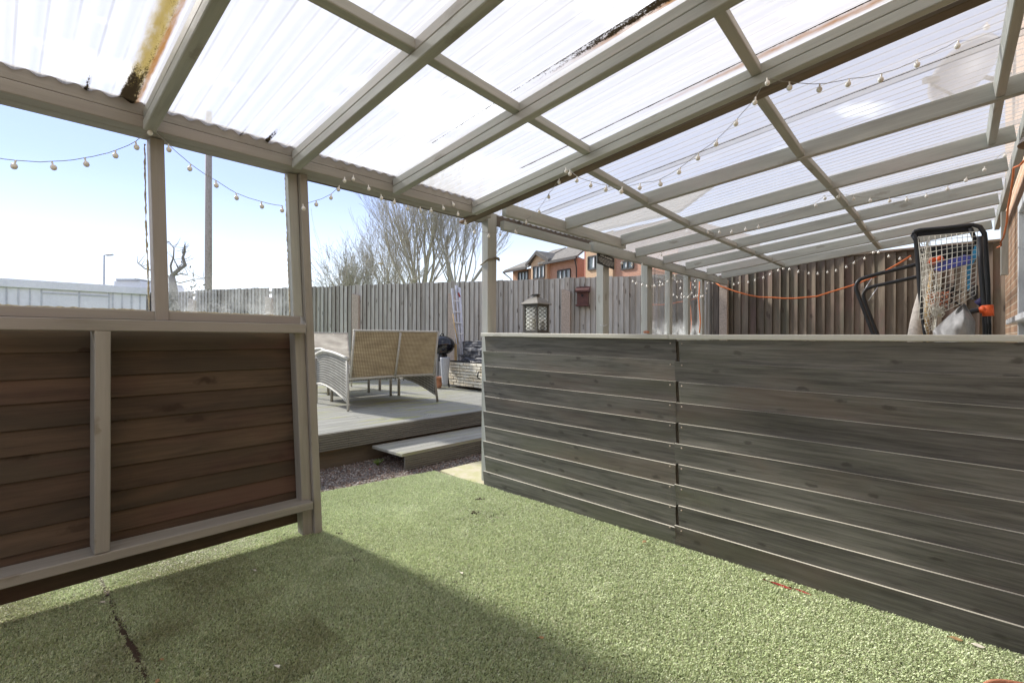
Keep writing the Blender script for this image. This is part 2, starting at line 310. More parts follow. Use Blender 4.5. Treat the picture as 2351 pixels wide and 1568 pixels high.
def roof_material():
    m, t, b, o = mat_base('corrugated_clear_plastic'); t.nodes.remove(b)
    dirt = t.nodes.new('ShaderNodeAttribute'); dirt.attribute_name = 'dirt'; sp = t.nodes.new('ShaderNodeSeparateXYZ'); t.links.new(dirt.outputs['Vector'], sp.inputs[0])
    g = attr(t); tr = t.nodes.new('ShaderNodeBsdfTransparent'); tr.inputs[0].default_value = (.95, .97, 1.0, 1)
    tl = t.nodes.new('ShaderNodeBsdfTranslucent'); tl.inputs[0].default_value = (.70, .69, .66, 1)
    df = t.nodes.new('ShaderNodeBsdfDiffuse'); df.inputs[0].default_value = (.80, .80, .78, 1)
    gl = t.nodes.new('ShaderNodeBsdfGlossy'); gl.inputs['Roughness'].default_value = .25; gl.inputs[0].default_value = (.5, .5, .5, 1)
    sq0 = t.nodes.new('ShaderNodeSeparateXYZ'); t.links.new(g, sq0.inputs[0]); t.links.new(ramp(t, [(.0, (.66, .65, .63)), (1, (.50, .49, .47))], mrange(t, sq0.outputs['X'], 2.62, 2.66)), tl.inputs[0])
    m1 = t.nodes.new('ShaderNodeMixShader'); m1.inputs[0].default_value = .18; t.links.new(tl.outputs[0], m1.inputs[1]); t.links.new(df.outputs[0], m1.inputs[2])
    m2 = t.nodes.new('ShaderNodeMixShader'); t.links.new(m1.outputs[0], m2.inputs[1]); t.links.new(tr.outputs[0], m2.inputs[2])
    sq = t.nodes.new('ShaderNodeSeparateXYZ'); t.links.new(g, sq.inputs[0])
    clear = math_(t, 'SUBTRACT', mrange(t, sq.outputs['X'], 2.62, 2.66, ROOF_CLEAR-.13, ROOF_CLEAR), math_(t, 'MULTIPLY', mrange(t, noise(t, mapping(t, g, (3, .5, 1)), 1.2, 4, .6), .4, .75), .12)); t.links.new(clear, m2.inputs[0])
    m3 = t.nodes.new('ShaderNodeMixShader'); lw = t.nodes.new('ShaderNodeLayerWeight'); lw.inputs[0].default_value = .25
    t.links.new(math_(t, 'MULTIPLY', lw.outputs['Fresnel'], .35), m3.inputs[0]); t.links.new(m2.outputs[0], m3.inputs[1]); t.links.new(gl.outputs[0], m3.inputs[2])
    sx_ = t.nodes.new('ShaderNodeSeparateXYZ'); t.links.new(g, sx_.inputs[0])
    cs = math_(t, 'COSINE', math_(t, 'MULTIPLY', math_(t, 'SUBTRACT', sx_.outputs['X'], .75*.0762), 2*math.pi/.0762))
    vf = math_(t, 'MULTIPLY', mrange(t, cs, .90, .995), mrange(t, noise(t, mapping(t, g, (9, 2.2, 1), (7, 7, 0)), 1, 4, .6), .32, .62, .22, .85))
    vd = t.nodes.new('ShaderNodeBsdfDiffuse'); vd.inputs[0].default_value = (.30, .28, .25, 1); vt = t.nodes.new('ShaderNodeBsdfTranslucent'); vt.inputs[0].default_value = (.26, .25, .23, 1)
    west = mrange(t, sx_.outputs['X'], 2.3, 3.1, .45, 1); vf = math_(t, 'MULTIPLY', vf, west); va_ = t.nodes.new('ShaderNodeMixShader'); va_.inputs[0].default_value = .6; t.links.new(vd.outputs[0], va_.inputs[1]); t.links.new(vt.outputs[0], va_.inputs[2])
    m4 = t.nodes.new('ShaderNodeMixShader'); t.links.new(vf, m4.inputs[0]); t.links.new(m3.outputs[0], m4.inputs[1]); t.links.new(va_.outputs[0], m4.inputs[2]); m3 = m4
    # stains: moss (x), rust-coloured algae (y), black grime (z)
    n1 = noise(t, mapping(t, g, (60, 14, 1)), 1, 6, .7); n2 = noise(t, mapping(t, g, (16, 4, 1), (4, 4, 0)), 1, 5, .65); n3 = noise(t, mapping(t, g, (190, 110, 1)), 1, 3, .6)
    def stain(amount, nz, colr, prev, lo, hi, tc=None):
        f = mrange(t, math_(t, 'MULTIPLY', math_(t, 'ADD', nz, .15), amount), lo, hi)
        d = t.nodes.new('ShaderNodeBsdfTranslucent'); d.inputs[0].default_value = (*(tc or colr), 1); e = t.nodes.new('ShaderNodeBsdfDiffuse'); e.inputs[0].default_value = (*colr, 1)
        a = t.nodes.new('ShaderNodeMixShader'); a.inputs[0].default_value = .5; t.links.new(d.outputs[0], a.inputs[1]); t.links.new(e.outputs[0], a.inputs[2])
        q = t.nodes.new('ShaderNodeMixShader'); t.links.new(f, q.inputs[0]); t.links.new(prev, q.inputs[1]); t.links.new(a.outputs[0], q.inputs[2]); return q.outputs[0]
    s = stain(sp.outputs['X'], math_(t, 'ADD', math_(t, 'MULTIPLY', n2, .6), math_(t, 'MULTIPLY', n1, .4)), (.26, .20, .06), m3.outputs[0], .34, .95, (.46, .36, .13))
    s = stain(sp.outputs['Y'], math_(t, 'ADD', math_(t, 'MULTIPLY', n2, .6), math_(t, 'MULTIPLY', n1, .4)), (.22, .11, .04), s, .34, .95, (.42, .22, .08))
    s = stain(sp.outputs['Z'], math_(t, 'ADD', math_(t, 'MULTIPLY', n1, .6), math_(t, 'MULTIPLY', n3, .5)), (.03, .022, .012), s, .34, .46)
    t.links.new(s, o.inputs[0]); return m
ROOF_CLEAR = .50
M['roof'] = roof_material()

def glass_material(name, smear=.5):
    m, t, b, o = mat_base(name); t.nodes.remove(b); tc = t.nodes.new('ShaderNodeTexCoord')
    tr = t.nodes.new('ShaderNodeBsdfTransparent'); tr.inputs[0].default_value = (.985, .985, .995, 1)
    gl = t.nodes.new('ShaderNodeBsdfGlossy'); gl.inputs['Roughness'].default_value = .02
    df = t.nodes.new('ShaderNodeBsdfTranslucent'); df.inputs[0].default_value = (.86, .88, .86, 1)
    lw = t.nodes.new('ShaderNodeLayerWeight'); lw.inputs[0].default_value = .15
    a = t.nodes.new('ShaderNodeMixShader'); t.links.new(math_(t, 'MULTIPLY', lw.outputs['Fresnel'], .5), a.inputs[0]); t.links.new(tr.outputs[0], a.inputs[1]); t.links.new(gl.outputs[0], a.inputs[2])
    g = attr(t); sp = t.nodes.new('ShaderNodeSeparateXYZ'); t.links.new(g, sp.inputs[0])
    low = mrange(t, sp.outputs['Z'], 0.0, .26, 1, .04)
    n = math_(t, 'MULTIPLY', math_(t, 'ADD', mrange(t, noise(t, g, 7, 6, .6), .3, .7), mrange(t, noise(t, g, 120, 3, .6), .45, .75)), .5)
    f = math_(t, 'MULTIPLY', math_(t, 'MULTIPLY', low, n), smear)
    q = t.nodes.new('ShaderNodeMixShader'); t.links.new(f, q.inputs[0]); t.links.new(a.outputs[0], q.inputs[1]); t.links.new(df.outputs[0], q.inputs[2])
    t.links.new(q.outputs[0], o.inputs[0]); return m
M['glass'] = glass_material('hazy_glass', .05); M['glass2'] = glass_material('water_marked_glass', .20)
M['glassfar'] = glass_material('hazy_plastic_glazing', .45)
M['clearglass'] = glass_material('clear_glass', .15)

def wicker(name, c1, c2, hole, sc=(55, 55), through=.5):
    m, t, b, o = mat_base(name); g = attr(t); sp = t.nodes.new('ShaderNodeSeparateXYZ'); t.links.new(g, sp.inputs[0])
    sx = math_(t, 'ABSOLUTE', math_(t, 'SINE', math_(t, 'MULTIPLY', sp.outputs['X'], sc[0]*math.pi)))
    sy = math_(t, 'ABSOLUTE', math_(t, 'SINE', math_(t, 'MULTIPLY', sp.outputs['Y'], sc[1]*math.pi)))
    h = math_(t, 'MULTIPLY', sx, sy); nz = noise(t, mapping(t, g, (4, 14, 4)), 1, 4, .6)
    c = ramp(t, [(.12, hole), (.34, c2), (.8, c1)], h); c = mixc_(t, .8, c, ramp(t, [(.3, (.7, .66, .60)), (.7, (1.15, 1.12, 1.05))], nz), 'MULTIPLY')
    t.links.new(c, b.inputs['Base Color']); b.inputs['Roughness'].default_value = .6
    bump(t, b, h, .8, .004)
    if through:
        tl = t.nodes.new('ShaderNodeBsdfTranslucent'); t.links.new(c, tl.inputs[0]); q = t.nodes.new('ShaderNodeMixShader'); q.inputs[0].default_value = through
        t.links.new(b.outputs[0], q.inputs[1]); t.links.new(tl.outputs[0], q.inputs[2]); t.links.new(q.outputs[0], o.inputs[0])
    return m
M['wickerback'] = wicker('tan_wicker', (.60, .54, .42), (.42, .365, .26), (.20, .165, .11), (46, 58), .35)
M['wickergrey'] = wicker('grey_wicker', (.50, .49, .45), (.36, .35, .32), (.07, .07, .06), (26, 30), .10)
M['wickerwhite'] = wicker('pale_wicker', (.85, .84, .84), (.74, .73, .74), (.65, .65, .65), (60, 70), .6)
M['wickerrim'] = plain('wicker_rim', (.50, .48, .42), .6, sc=50, nz=.12)
M['wickerleg'] = plain('wicker_leg', (.30, .27, .22), .6, sc=50, nz=.12)

def ground_material(name, c1, c2, c3, s1=6, s2=60, bmp=.004):
    m, t, b, o = mat_base(name); tc = t.nodes.new('ShaderNodeTexCoord'); p = tc.outputs['Object']
    c = ramp(t, [(.32, c1), (.66, c2)], noise(t, p, s2, 6, .7)); c = mixc_(t, mrange(t, noise(t, p, s1, 4, .6), .42, .64, 0, .7), c, c3)
    t.links.new(c, b.inputs['Base Color']); b.inputs['Roughness'].default_value = .95; bump(t, b, noise(t, p, s2, 6, .7), .8, bmp); return m
M['turfbase'] = ground_material('turf_backing', (.07, .09, .035), (.13, .16, .06), (.11, .15, .05), 3, 180)
M['ground'] = ground_material('garden_ground', (.16, .14, .11), (.28, .25, .21), (.14, .16, .07), 1.2, 40)
M['gravelbase'] = ground_material('gravel_bed', (.10, .085, .07), (.27, .24, .21), (.18, .15, .12), 6, 90, .01)
M['lawn'] = ground_material('lawn_grass', (.16, .26, .04), (.28, .42, .07), (.22, .33, .06), 2, 90, .01)
def blade_material():
    m, t, b, o = mat_base('turf_blade'); a = t.nodes.new('ShaderNodeAttribute'); a.attribute_name = 'bc'
    t.links.new(a.outputs['Color'], b.inputs['Base Color']); b.inputs['Roughness'].default_value = .55; b.inputs['Specular IOR Level'].default_value = .35
    tl = t.nodes.new('ShaderNodeBsdfTranslucent'); t.links.new(a.outputs['Color'], tl.inputs[0]); q = t.nodes.new('ShaderNodeMixShader'); q.inputs[0].default_value = .25
    t.links.new(b.outputs[0], q.inputs[1]); t.links.new(tl.outputs[0], q.inputs[2]); t.links.new(q.outputs[0], o.inputs[0]); return m
M['blade'] = blade_material()
def attr_colour_material(name, rough=.9):
    m, t, b, o = mat_base(name); a = t.nodes.new('ShaderNodeAttribute'); a.attribute_name = 'bc'
    t.links.new(a.outputs['Color'], b.inputs['Base Color']); b.inputs['Roughness'].default_value = rough; return m
M['stone'] = attr_colour_material('gravel_stone')

# ------------------------------------------------------------------ THE SETTING
g = MB(); g.quad([(-150, -150, -.06), (200, -150, -.06), (200, 200, -.06), (-150, 200, -.06)]); g.build('ground', M['ground'], kind='structure', recentre=False)
g = MB(); g.quad([(-1.5, 9.1, .27), (9, 9.1, .27), (9, 16, .27), (-4, 16, .27), (-4, 9.1, .27)]); g.build('lawn', M['lawn'], kind='structure')
g = MB()
g.quad([(5.4, 3.02, .30), (8.5, 3.02, .30), (5.8, 9.1, .30)]); g.quad([(5.4, 3.02, .30), (5.8, 9.1, .30), (4.6, 9.1, .30)])
g.build('gravel_bed', M['gravelbase'], kind='structure')
g = MB(); g.quad([(-2, 2.96, -.012), (4.6, 2.96, -.012), (4.6, 4.9, -.012), (-2, 4.9, -.012)]); g.build('gravel_path', M['gravelbase'], kind='structure')
PAV = [(2.76, 2.89), (2.98, 3.46), (3.45, 3.47), (3.45, 2.89)]
TURF = [(-1.6, -.36), (2.68, -.36), (2.745, 2.89), (2.73, 3.49), (1.77, 3.64), (1.2, 3.70), (.6, 3.30), (-1.6, 3.16)]
def seam(y): return .105 + .02*math.sin(y*5) - .03*(y-2.4)
g = MB(); g.quad([(x, y, 0) for x, y in TURF]); g.build('turf_base', M['turfbase'], kind='structure')
g = MB(); g.prism([(2.70, 2.86, -.03), (3.30, 2.86, -.03), (3.30, 3.46, -.03), (2.78, 3.47, -.03)], (0, 0, 0), (0, 0, .035))
g.build('paving_slab', M['paving'], label='pale yellowish paving slab between the turf and the gravel by the cladding', cat='paving slab')
g = MB(); g.prism([(3.308, 2.86, -.03), (3.9, 2.86, -.03), (3.9, 3.45, -.03), (3.308, 3.46, -.03)], (0, 0, 0), (0, 0, .032))
g.build('paving_slab', M['paving'], label='second paving slab, mostly hidden beyond the end of the cladded wall', cat='paving slab')

def tris_object(name, V, F, C, mat, label=None, cat=None, kind='stuff'):
    me = bpy.data.meshes.new(name); nv, nf = len(V), len(F)
    me.vertices.add(nv); me.vertices.foreach_set('co', V.astype(np.float32).ravel())
    me.loops.add(nf*3); me.loops.foreach_set('vertex_index', F.astype(np.int32).ravel())
    me.polygons.add(nf); me.polygons.foreach_set('loop_start', np.arange(0, nf*3, 3, dtype=np.int32))
    a = me.attributes.new('bc', 'FLOAT_COLOR', 'POINT'); a.data.foreach_set('color', np.hstack([C, np.ones((nv, 1))]).astype(np.float32).ravel())
    me.materials.append(mat); me.update(calc_edges=True); o = bpy.data.objects.new(name, me); col.objects.link(o)
    return tag(o, label, cat, kind=kind)
def inside(P, poly):
    x, y = P[:, 0], P[:, 1]; r = np.zeros(len(P), bool); n = len(poly)
    for i in range(n):
        x1, y1 = poly[i]; x2, y2 = poly[(i+1) % n]
        c = ((y1 > y) != (y2 > y)) & (x < (x2-x1)*(y-y1)/(y2-y1+1e-12)+x1); r ^= c
    return r
def vnoise(P, sc, seed):
    r = np.random.default_rng(seed); Tb = r.random((64, 64)); q = P*sc; i = np.floor(q).astype(int); f = q-i; f = f*f*(3-2*f)
    a = Tb[i[:, 0] % 64, i[:, 1] % 64]; b = Tb[(i[:, 0]+1) % 64, i[:, 1] % 64]; c = Tb[i[:, 0] % 64, (i[:, 1]+1) % 64]; d = Tb[(i[:, 0]+1) % 64, (i[:, 1]+1) % 64]
    return (a*(1-f[:, 0])+b*f[:, 0])*(1-f[:, 1]) + (c*(1-f[:, 0])+d*f[:, 0])*f[:, 1]
def turf_blades():
    n = 1500000; P = np.column_stack([rng.uniform(-1.2, 2.76, n), rng.uniform(-.34, 3.72, n)])
    P = P[inside(P, TURF)]
    xc = SN*P[:, 0]-CS*P[:, 1]; zc = CS*P[:, 0]+SN*P[:, 1]
    vis = (zc > .75) & (np.abs(xc) < zc*1.15+.35); P = P[vis]; zc = zc[vis]
    ragged = P[:, 1] < 3.66 - .15*(P[:, 0] < 1) + .0
    P = P[ragged]; zc = zc[ragged]
    gap = np.abs(P[:, 0]-(.368+.004*np.sin(P[:, 1]*9))) > (.003+.014*vnoise(P, 16, 5)**2); P = P[gap]; zc = zc[gap]
    worn = vnoise(P, 2.3, 3)*.6+vnoise(P, 7, 4)*.4
    dirt = np.exp(-(((P[:, 0]-2.25)/.28)**2+((P[:, 1]-2.35)/.16)**2))*vnoise(P, 40, 9)
    k = rng.random(len(P)) < np.clip(1.15-.9*(dirt > .45), 0, 1); P = P[k]; zc = zc[k]; worn = worn[k]
    n = len(P); ang = rng.uniform(0, 2*np.pi, n)*.95 + vnoise(P, 3, 8)*1.0; lean = rng.uniform(.25, 1.25, n); L = rng.uniform(.009, .018, n)*(.8+.4*vnoise(P, 5, 6))
    wd = rng.uniform(.0008, .0015, n)*(.55+.27*zc)
    dirv = np.column_stack([np.cos(ang)*np.sin(lean), np.sin(ang)*np.sin(lean), np.cos(lean)])*L[:, None]
    sdv = np.column_stack([-np.sin(ang), np.cos(ang), np.zeros(n)])*wd[:, None]; B = np.column_stack([P, np.full(n, .001)])
    mid = B + dirv*np.array([.35, .35, .75]); tip = B+dirv
    V = np.empty((n, 4, 3)); V[:, 0] = B-sdv; V[:, 1] = B+sdv; V[:, 2] = mid+sdv*.9; V[:, 3] = tip
    idx = np.arange(n)[:, None]*4; Fc = np.concatenate([idx+[0, 1, 2], idx+[0, 2, 3]])
    pal = np.array([(.62, .69, .42), (.50, .57, .32), (.76, .79, .58), (.32, .38, .21), (.60, .57, .43)])
    ch = rng.choice(5, n, p=[.34, .27, .19, .13, .07]); C = pal[ch]*rng.uniform(.8, 1.2, n)[:, None]
    big = vnoise(P, 1.7, 12)*.5+vnoise(P, 5.5, 13)*.5
    C = C*(.93+.14*big[:, None])*np.array([.98, 1.0, .97]); C *= 1.04; pale = (vnoise(P, 3.1, 22)*.6+vnoise(P, 14, 23)*.4)
    C = C + np.clip(pale-.62, 0, 1)[:, None]*np.array([.35, .33, .34])
    moss = ((P[:, 0] < .95) & (P[:, 1] > 1.7))*np.clip(vnoise(P, 2.6, 31)*.6+vnoise(P, 8, 32)*.5-.42, 0, 1)*1.6
    C = C*(1-.6*moss[:, None]) + np.array([.22, .20, .09])*.6*moss[:, None]
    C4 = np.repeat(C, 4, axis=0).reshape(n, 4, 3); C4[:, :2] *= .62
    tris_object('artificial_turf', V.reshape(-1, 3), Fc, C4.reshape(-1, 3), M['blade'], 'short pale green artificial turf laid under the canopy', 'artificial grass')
turf_blades()
sm = MB(); sm.prism([(.350, 2.0, .0008), (.386, 2.0, .0008), (.392, 3.1, .0008), (.346, 3.1, .0008)], (0, 0, 0), (0, 0, .0035)); sm.build('seam_soil', M['soil'], kind='structure')
def scatter_stones(name, regions, label, cat, pal, smin=.006, smax=.014, seed=3):
    r = np.random.default_rng(seed)
    base = np.array([(1, 0, 0), (-1, 0, 0), (0, 1, 0), (0, -1, 0), (0, 0, 1), (0, 0, -1), (.6, .6, .5), (-.6, .6, .4)], float)
    fc = np.array([(6, 0, 2), (6, 2, 4), (6, 4, 0), (7, 2, 1), (7, 4, 2), (7, 1, 4), (0, 4, 3), (1, 3, 4), (0, 5, 2), (2, 5, 1), (1, 5, 3), (3, 5, 0)])
    VV = []; FF = []; CC = []; off = 0; pal = np.array(pal)
    for poly, z, n in regions:
        A = np.array(poly); P = np.column_stack([r.uniform(A[:, 0].min(), A[:, 0].max(), n), r.uniform(A[:, 1].min(), A[:, 1].max(), n)]); P = P[inside(P, poly)]; n = len(P)
        s = r.uniform(smin, smax, n); V = base[None]*s[:, None, None]*r.uniform(.5, 1.15, (n, 8, 3))*np.array([1, .8, .6])
        a = r.uniform(0, 6.28, n); ca, sa = np.cos(a)[:, None], np.sin(a)[:, None]
        V = np.stack([V[:, :, 0]*ca-V[:, :, 1]*sa, V[:, :, 0]*sa+V[:, :, 1]*ca, V[:, :, 2]], -1) + np.column_stack([P, z+s*r.uniform(.1, .7, n)])[:, None]
        VV.append(V.reshape(-1, 3)); FF.append((np.arange(n)[:, None, None]*8+fc[None]).reshape(-1, 3)+off); off += n*8
        C = pal[r.integers(0, len(pal), n)]*r.uniform(.7, 1.2, n)[:, None]; CC.append(np.repeat(C, 8, axis=0))
    tris_object(name, np.vstack(VV), np.vstack(FF), np.vstack(CC), M['stone'], label, cat)
scatter_stones('gravel', [([(-1.5, 3.05), (.3, 3.02), (1.05, 3.55), (1.9, 3.60), (2.75, 3.46), (3.4, 3.46), (4.4, 3.46), (4.4, 4.35), (-1.5, 4.35)], -.012, 26000)],
               'brown and grey garden gravel in front of the deck', 'gravel', [(.38, .30, .25), (.26, .18, .14), (.50, .46, .42), (.18, .12, .09), (.32, .30, .29)])
scatter_stones('gravel_mulch', [([(5.4, 3.02), (8.5, 3.1), (5.0, 10.2), (4.4, 9.15), (6.3, 9.05)], .30, 16000)],
               'pale gravel between the deck and the grey fence', 'gravel', [(.52, .46, .38), (.42, .36, .30), (.60, .56, .50)], .010, .022, 5)
# scrappy soil, moss crumbs; pale colours paint the sunlit strip under the half wall
scatter_stones('sun_pale_soil_crumbs', [([(-.9, 2.90), (1.3, 2.96), (1.3, 3.14), (-.9, 3.16)], .004, 15000), ([(2.05, 2.25), (2.62, 2.2), (2.6, 2.62), (2.1, 2.55)], .006, 260)],
               'loose soil and moss crumbs on the turf under the half wall, sunlight put into their colour', 'soil', [(.66, .64, .50), (.76, .74, .62), (.40, .37, .28), (.58, .62, .38)], .002, .007, 8)

# ------------------------------------------------------------------ CANOPY (posts, beams, rafters, sheets)
can = empty('lean_to_canopy', (4.2, 2.9, 0), label='long sage painted timber lean-to canopy with clear corrugated roof over the turf', cat='canopy')
def timber(name, a, b, wd, ht, parent, mat='sage', up=(0, 0, 1), ch=.0035):
    return MB().beam(a, b, wd, ht, up, ch).build(name, M[mat], parent)
# posts: (x, y) centre at the foot, at the top, width, depth, height
def post(xb, xt, yb, yt, wd, dp, z0, z1, parent, mat='sage', name='post'):
    return timber(name, (xb, yb, z0), (xt, yt, z1), dp, wd, parent, mat, up=(1, 0, 0))
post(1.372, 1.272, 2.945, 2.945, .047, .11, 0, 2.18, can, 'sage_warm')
post(2.880, 2.880, 2.945, 2.945, .105, .075, 0, 2.26, can)
post(4.66, 4.66, 2.95, 2.95, .12, .09, 0, 2.17, can)
post(5.69, 5.69, 2.95, 2.95, .13, .09, 0, 2.17, can)
for x in (6.32, 6.92, 7.44): post(x, x, 2.95, 2.95, .085, .075, 0, 2.16, can)
# eaves beam, left part: two stacked timbers
ML = 2.76
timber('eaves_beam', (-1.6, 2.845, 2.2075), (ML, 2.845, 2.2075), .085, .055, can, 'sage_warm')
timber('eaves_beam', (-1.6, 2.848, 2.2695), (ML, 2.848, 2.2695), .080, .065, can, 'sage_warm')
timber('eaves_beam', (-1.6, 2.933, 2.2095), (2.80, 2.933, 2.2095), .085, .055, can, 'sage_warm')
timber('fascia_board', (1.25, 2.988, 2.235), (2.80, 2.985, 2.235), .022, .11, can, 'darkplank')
# right part: inner purlin, outer plate, dark fascia
timber('purlin', (2.76, 2.655, 2.222), (4.61, 2.655, 2.212), .047, .10, can)
timber('wall_plate', (2.95, 2.86, 2.160), (4.25, 2.86, 2.150), .047, .075, can)
timber('fascia_board', (2.80, 2.99, 2.235), (8.2, 2.99, 2.215), .022, .10, can, 'darkplank')
timber('wall_plate', (4.30, 2.86, 2.170), (8.3, 2.88, 2.150), .06, .10, can)
# rafters (x at the eaves, x at the house), stacked pair for the first four
def rafter(x0, x1, y0, y1, wd, dp, off=0, mat='sage', name='rafter'):
    up = Vector((0, K, 1)).normalized()
    a = Vector((x0, y0, zr(y0)+off+dp/2)); b = Vector((x1, y1, zr(y1)+off+dp/2))
    return timber(name, a, b, wd, dp, can, mat, up=up)
RX = [(.505, .505), (1.19, 1.175), (1.857, 1.845), (2.575, 2.50)]
for x0, x1 in RX:
    rafter(x0, x1, 2.80, -.30, .050, .0475); rafter(x0, x1, 2.80, -.30, .048, .047, .0505)
rafter(2.645, 2.60, 3.02, -.30, .075, .022, -.001, 'oldwood', 'soffit_plank')
RX2 = [(3.56, 3.80), (4.53, 4.68), (5.20, 5.46), (5.92, 6.12), (6.62, 6.74), (7.38, 7.46), (7.98, 8.20)]
for x0, x1 in RX2: rafter(x0, x1, 2.635 if x0 < 4.6 else 2.83, -.255, .047, .105)
rafter(-.38, -.38, 2.80, -.3, .05, .0475); rafter(-.38, -.38, 2.80, -.3, .048, .047, .0505)
# noggins: rows of short pieces between rafters
def xr(i, y):
    a, b = ([(-.38, -.38)] + RX + RX2)[i]; t = (2.8-y)/3.1; return a+(b-a)*t
WD = [.05]*5 + [.047]*7
def nog(i, ya, yb, dp=.047, wd=.047):
    ax, bx = xr(i, ya)+WD[i]/2, xr(i+1, yb)-WD[i+1]/2; up = (0, K, 1); o_ = .052 if i < 4 else .012
    timber('noggin', (ax, ya, zr(ya)+o_+dp/2), (bx, yb, zr(yb)+o_+dp/2), wd, dp, can, 'sage', up=up)
for i in range(11): nog(i, (1.63, 1.63, 1.64, 1.68, 1.80, 1.90, 1.95, 1.96, 1.96, 1.96, 1.96)[i], (1.63, 1.64, 1.68, 1.72, 1.88, 1.94, 1.96, 1.96, 1.96, 1.96, 1.96)[i], .05)
for i in range(3, 11): nog(i, (0, 0, 0, .70, .76, .80, .79, .79, .80, .81, .82)[i], (0, 0, 0, .73, .80, .79, .79, .79, .81, .82, .82)[i], .05)
nog(2, .66, .68, .05)
for i in range(2, 6): nog(i, (-.19, -.19, -.19, -.18, -.165, -.145)[i], (-.19, -.19, -.18, -.165, -.145, -.14)[i], .085, .040)
timber('ledger', (-1.6, -.30, 2.585), (8.25, -.30, 2.585), .045, .12, can)
# roof sheets
def roof_sheet(x0, x1, y1=3.04, lift=0.0, cells=[]):
    P_, A_ = .0762, .0085; nx = int((x1-x0)/P_*8); ny = 96; y0 = -.33
    X = np.linspace(x0, x1, nx); Y = np.linspace(y0, y1, ny)
    gx, gy = np.meshgrid(X, Y, indexing='ij'); sag = .004*np.sin(gy*3+gx*2)
    base = 2.17+.105+K*(2.8-gy)+.010+lift + np.where(gx > 2.8, .006, 0.0)
    Z = base + A_*np.sin(2*np.pi*gx/P_) + sag*.4
    jit = .012*np.sin(gx*23)+.006*np.sin(gx*71); Yv = gy + (gy > y1-.02)*jit
    V = np.stack([gx, Yv, Z], -1).reshape(-1, 3)
    i = np.arange(nx-1)[:, None]*ny+np.arange(ny-1)[None]; Fq = np.stack([i, i+1, i+1+ny, i+ny], -1).reshape(-1, 4)
    # stains where dirt gathers: beside rafters, in a few valleys, at the eaves
    mo = np.zeros_like(gx); ru = np.zeros_like(gx); gr_ = np.zeros_like(gx)
    def band(c, w_): return np.exp(-((gx-c)/w_)**2)
    mo += band(.425, .045)*1.5; mo += band(1.10, .05)*.35*(gy < 2.0)
    ru += band(.458, .02)*1.3; ru += band(1.145, .012)*.9; ru += band(1.80, .024)*1.2*np.clip((2.2-gy)*.8, .25, 1.25); mo += band(1.78, .03)*np.clip((2.3-gy)*.55, 0, .8)
    ru += band(2.475, .022)*np.clip((2.3-gy)*.7, .1, 1.15); ru += band(2.70, .03)*.5; ru += band(3.30, .02)*.45; mo += band(3.30, .03)*.6
    gr_ += band(.41, .035)*np.clip((gy-2.4)*1.2, 0, .44); gr_ += band(.44, .05)*.50 + band(1.13, .02)*.42 + band(1.79, .03)*.44*(gy < 2.3) + band(2.47, .02)*.40*(gy < 2.2)
    for c, s in ((.2, .6), (.05, .5), (.28, .9), (.76, .55), (.9, .8), (1.03, .95), (1.42, .4), (1.6, .5), (2.1, .3)): gr_ += band(c, .015)*np.clip((gy-2.3)*1.6, 0, .85)*s*1.05
    rs = np.random.default_rng(int(x0*100)+500)
    for k in range(int((x1-x0)/P_)+1):             # fine dirt lines along ribs
        c = (math.floor(x0/P_)+k+.25)*P_; a = rs.uniform(.3, .80)*(1 if rs.random() < .5 else .6)*np.clip(gx*.25+.45, .35, 1)
        gr_ += band(c, .0035)*a*.86
    gr_ += band(3.285, .014)*1.15 + band(3.05, .006)*.8 + band(1.79, .014)*np.clip((1.6-gy)*.5, 0, .30)
    me = bpy.data.meshes.new('roof_sheet'); me.vertices.add(len(V)); me.vertices.foreach_set('co', (V - np.array([4.2, 2.9, 0])).astype(np.float32).ravel())
    nf = len(Fq); me.loops.add(nf*4); me.loops.foreach_set('vertex_index', Fq.astype(np.int32).ravel()); me.polygons.add(nf)
    me.polygons.foreach_set('loop_start', np.arange(0, nf*4, 4, dtype=np.int32)); me.polygons.foreach_set('use_smooth', np.ones(nf, bool))
    a = me.attributes.new('gr', 'FLOAT_VECTOR', 'POINT'); a.data.foreach_set('vector', np.stack([gx, gy, gx*0], -1).astype(np.float32).ravel())
    a = me.attributes.new('dirt', 'FLOAT_VECTOR', 'POINT'); a.data.foreach_set('vector', np.stack([mo, ru, gr_], -1).astype(np.float32).ravel())
    me.materials.append(M['roof']); me.update(calc_edges=True); o = bpy.data.objects.new('roof_sheet', me); o.parent = can; col.objects.link(o)
for x0, x1, y1, lf in ((-1.62, -.36, 3.05, 0), (-.40, .53, 3.02, .004), (.48, 1.21, 3.07, 0), (1.16, 1.88, 3.04, .004), (1.83, 2.66, 3.05, 0), (2.60, 3.34, 3.05, .006), (3.27, 4.0, 3.04, .001),
                       (3.94, 4.72, 3.04, .006), (4.66, 5.44, 3.04, .001), (5.38, 6.16, 3.04, .006), (6.10, 6.88, 3.04, .001), (6.82, 7.6, 3.04, .006), (7.54, 8.32, 3.04, .001)):
    roof_sheet(x0, x1, y1, lf)
# short post stub hanging at the far end of the ledger
timber('post', (7.0, -.31, 1.86), (7.0, -.31, 2.50), .055, .075, can, 'sage', up=(1, 0, 0))
# far-end glazing between the small posts
for xa, xb in ((5.76, 6.275), (6.365, 6.875), (6.965, 7.395)):
    m_ = MB(); m_.box((xa, 2.95, 1.255), (xb, 2.954, 2.11)); m_.g = [(q[0], q[1], q[2]-1.25) for q in m_.v]; m_.build('window_pane', M['glassfar'], can)
    timber('window_sill', (xa, 2.95, 1.235), (xb, 2.95, 1.235), .07, .035, can)

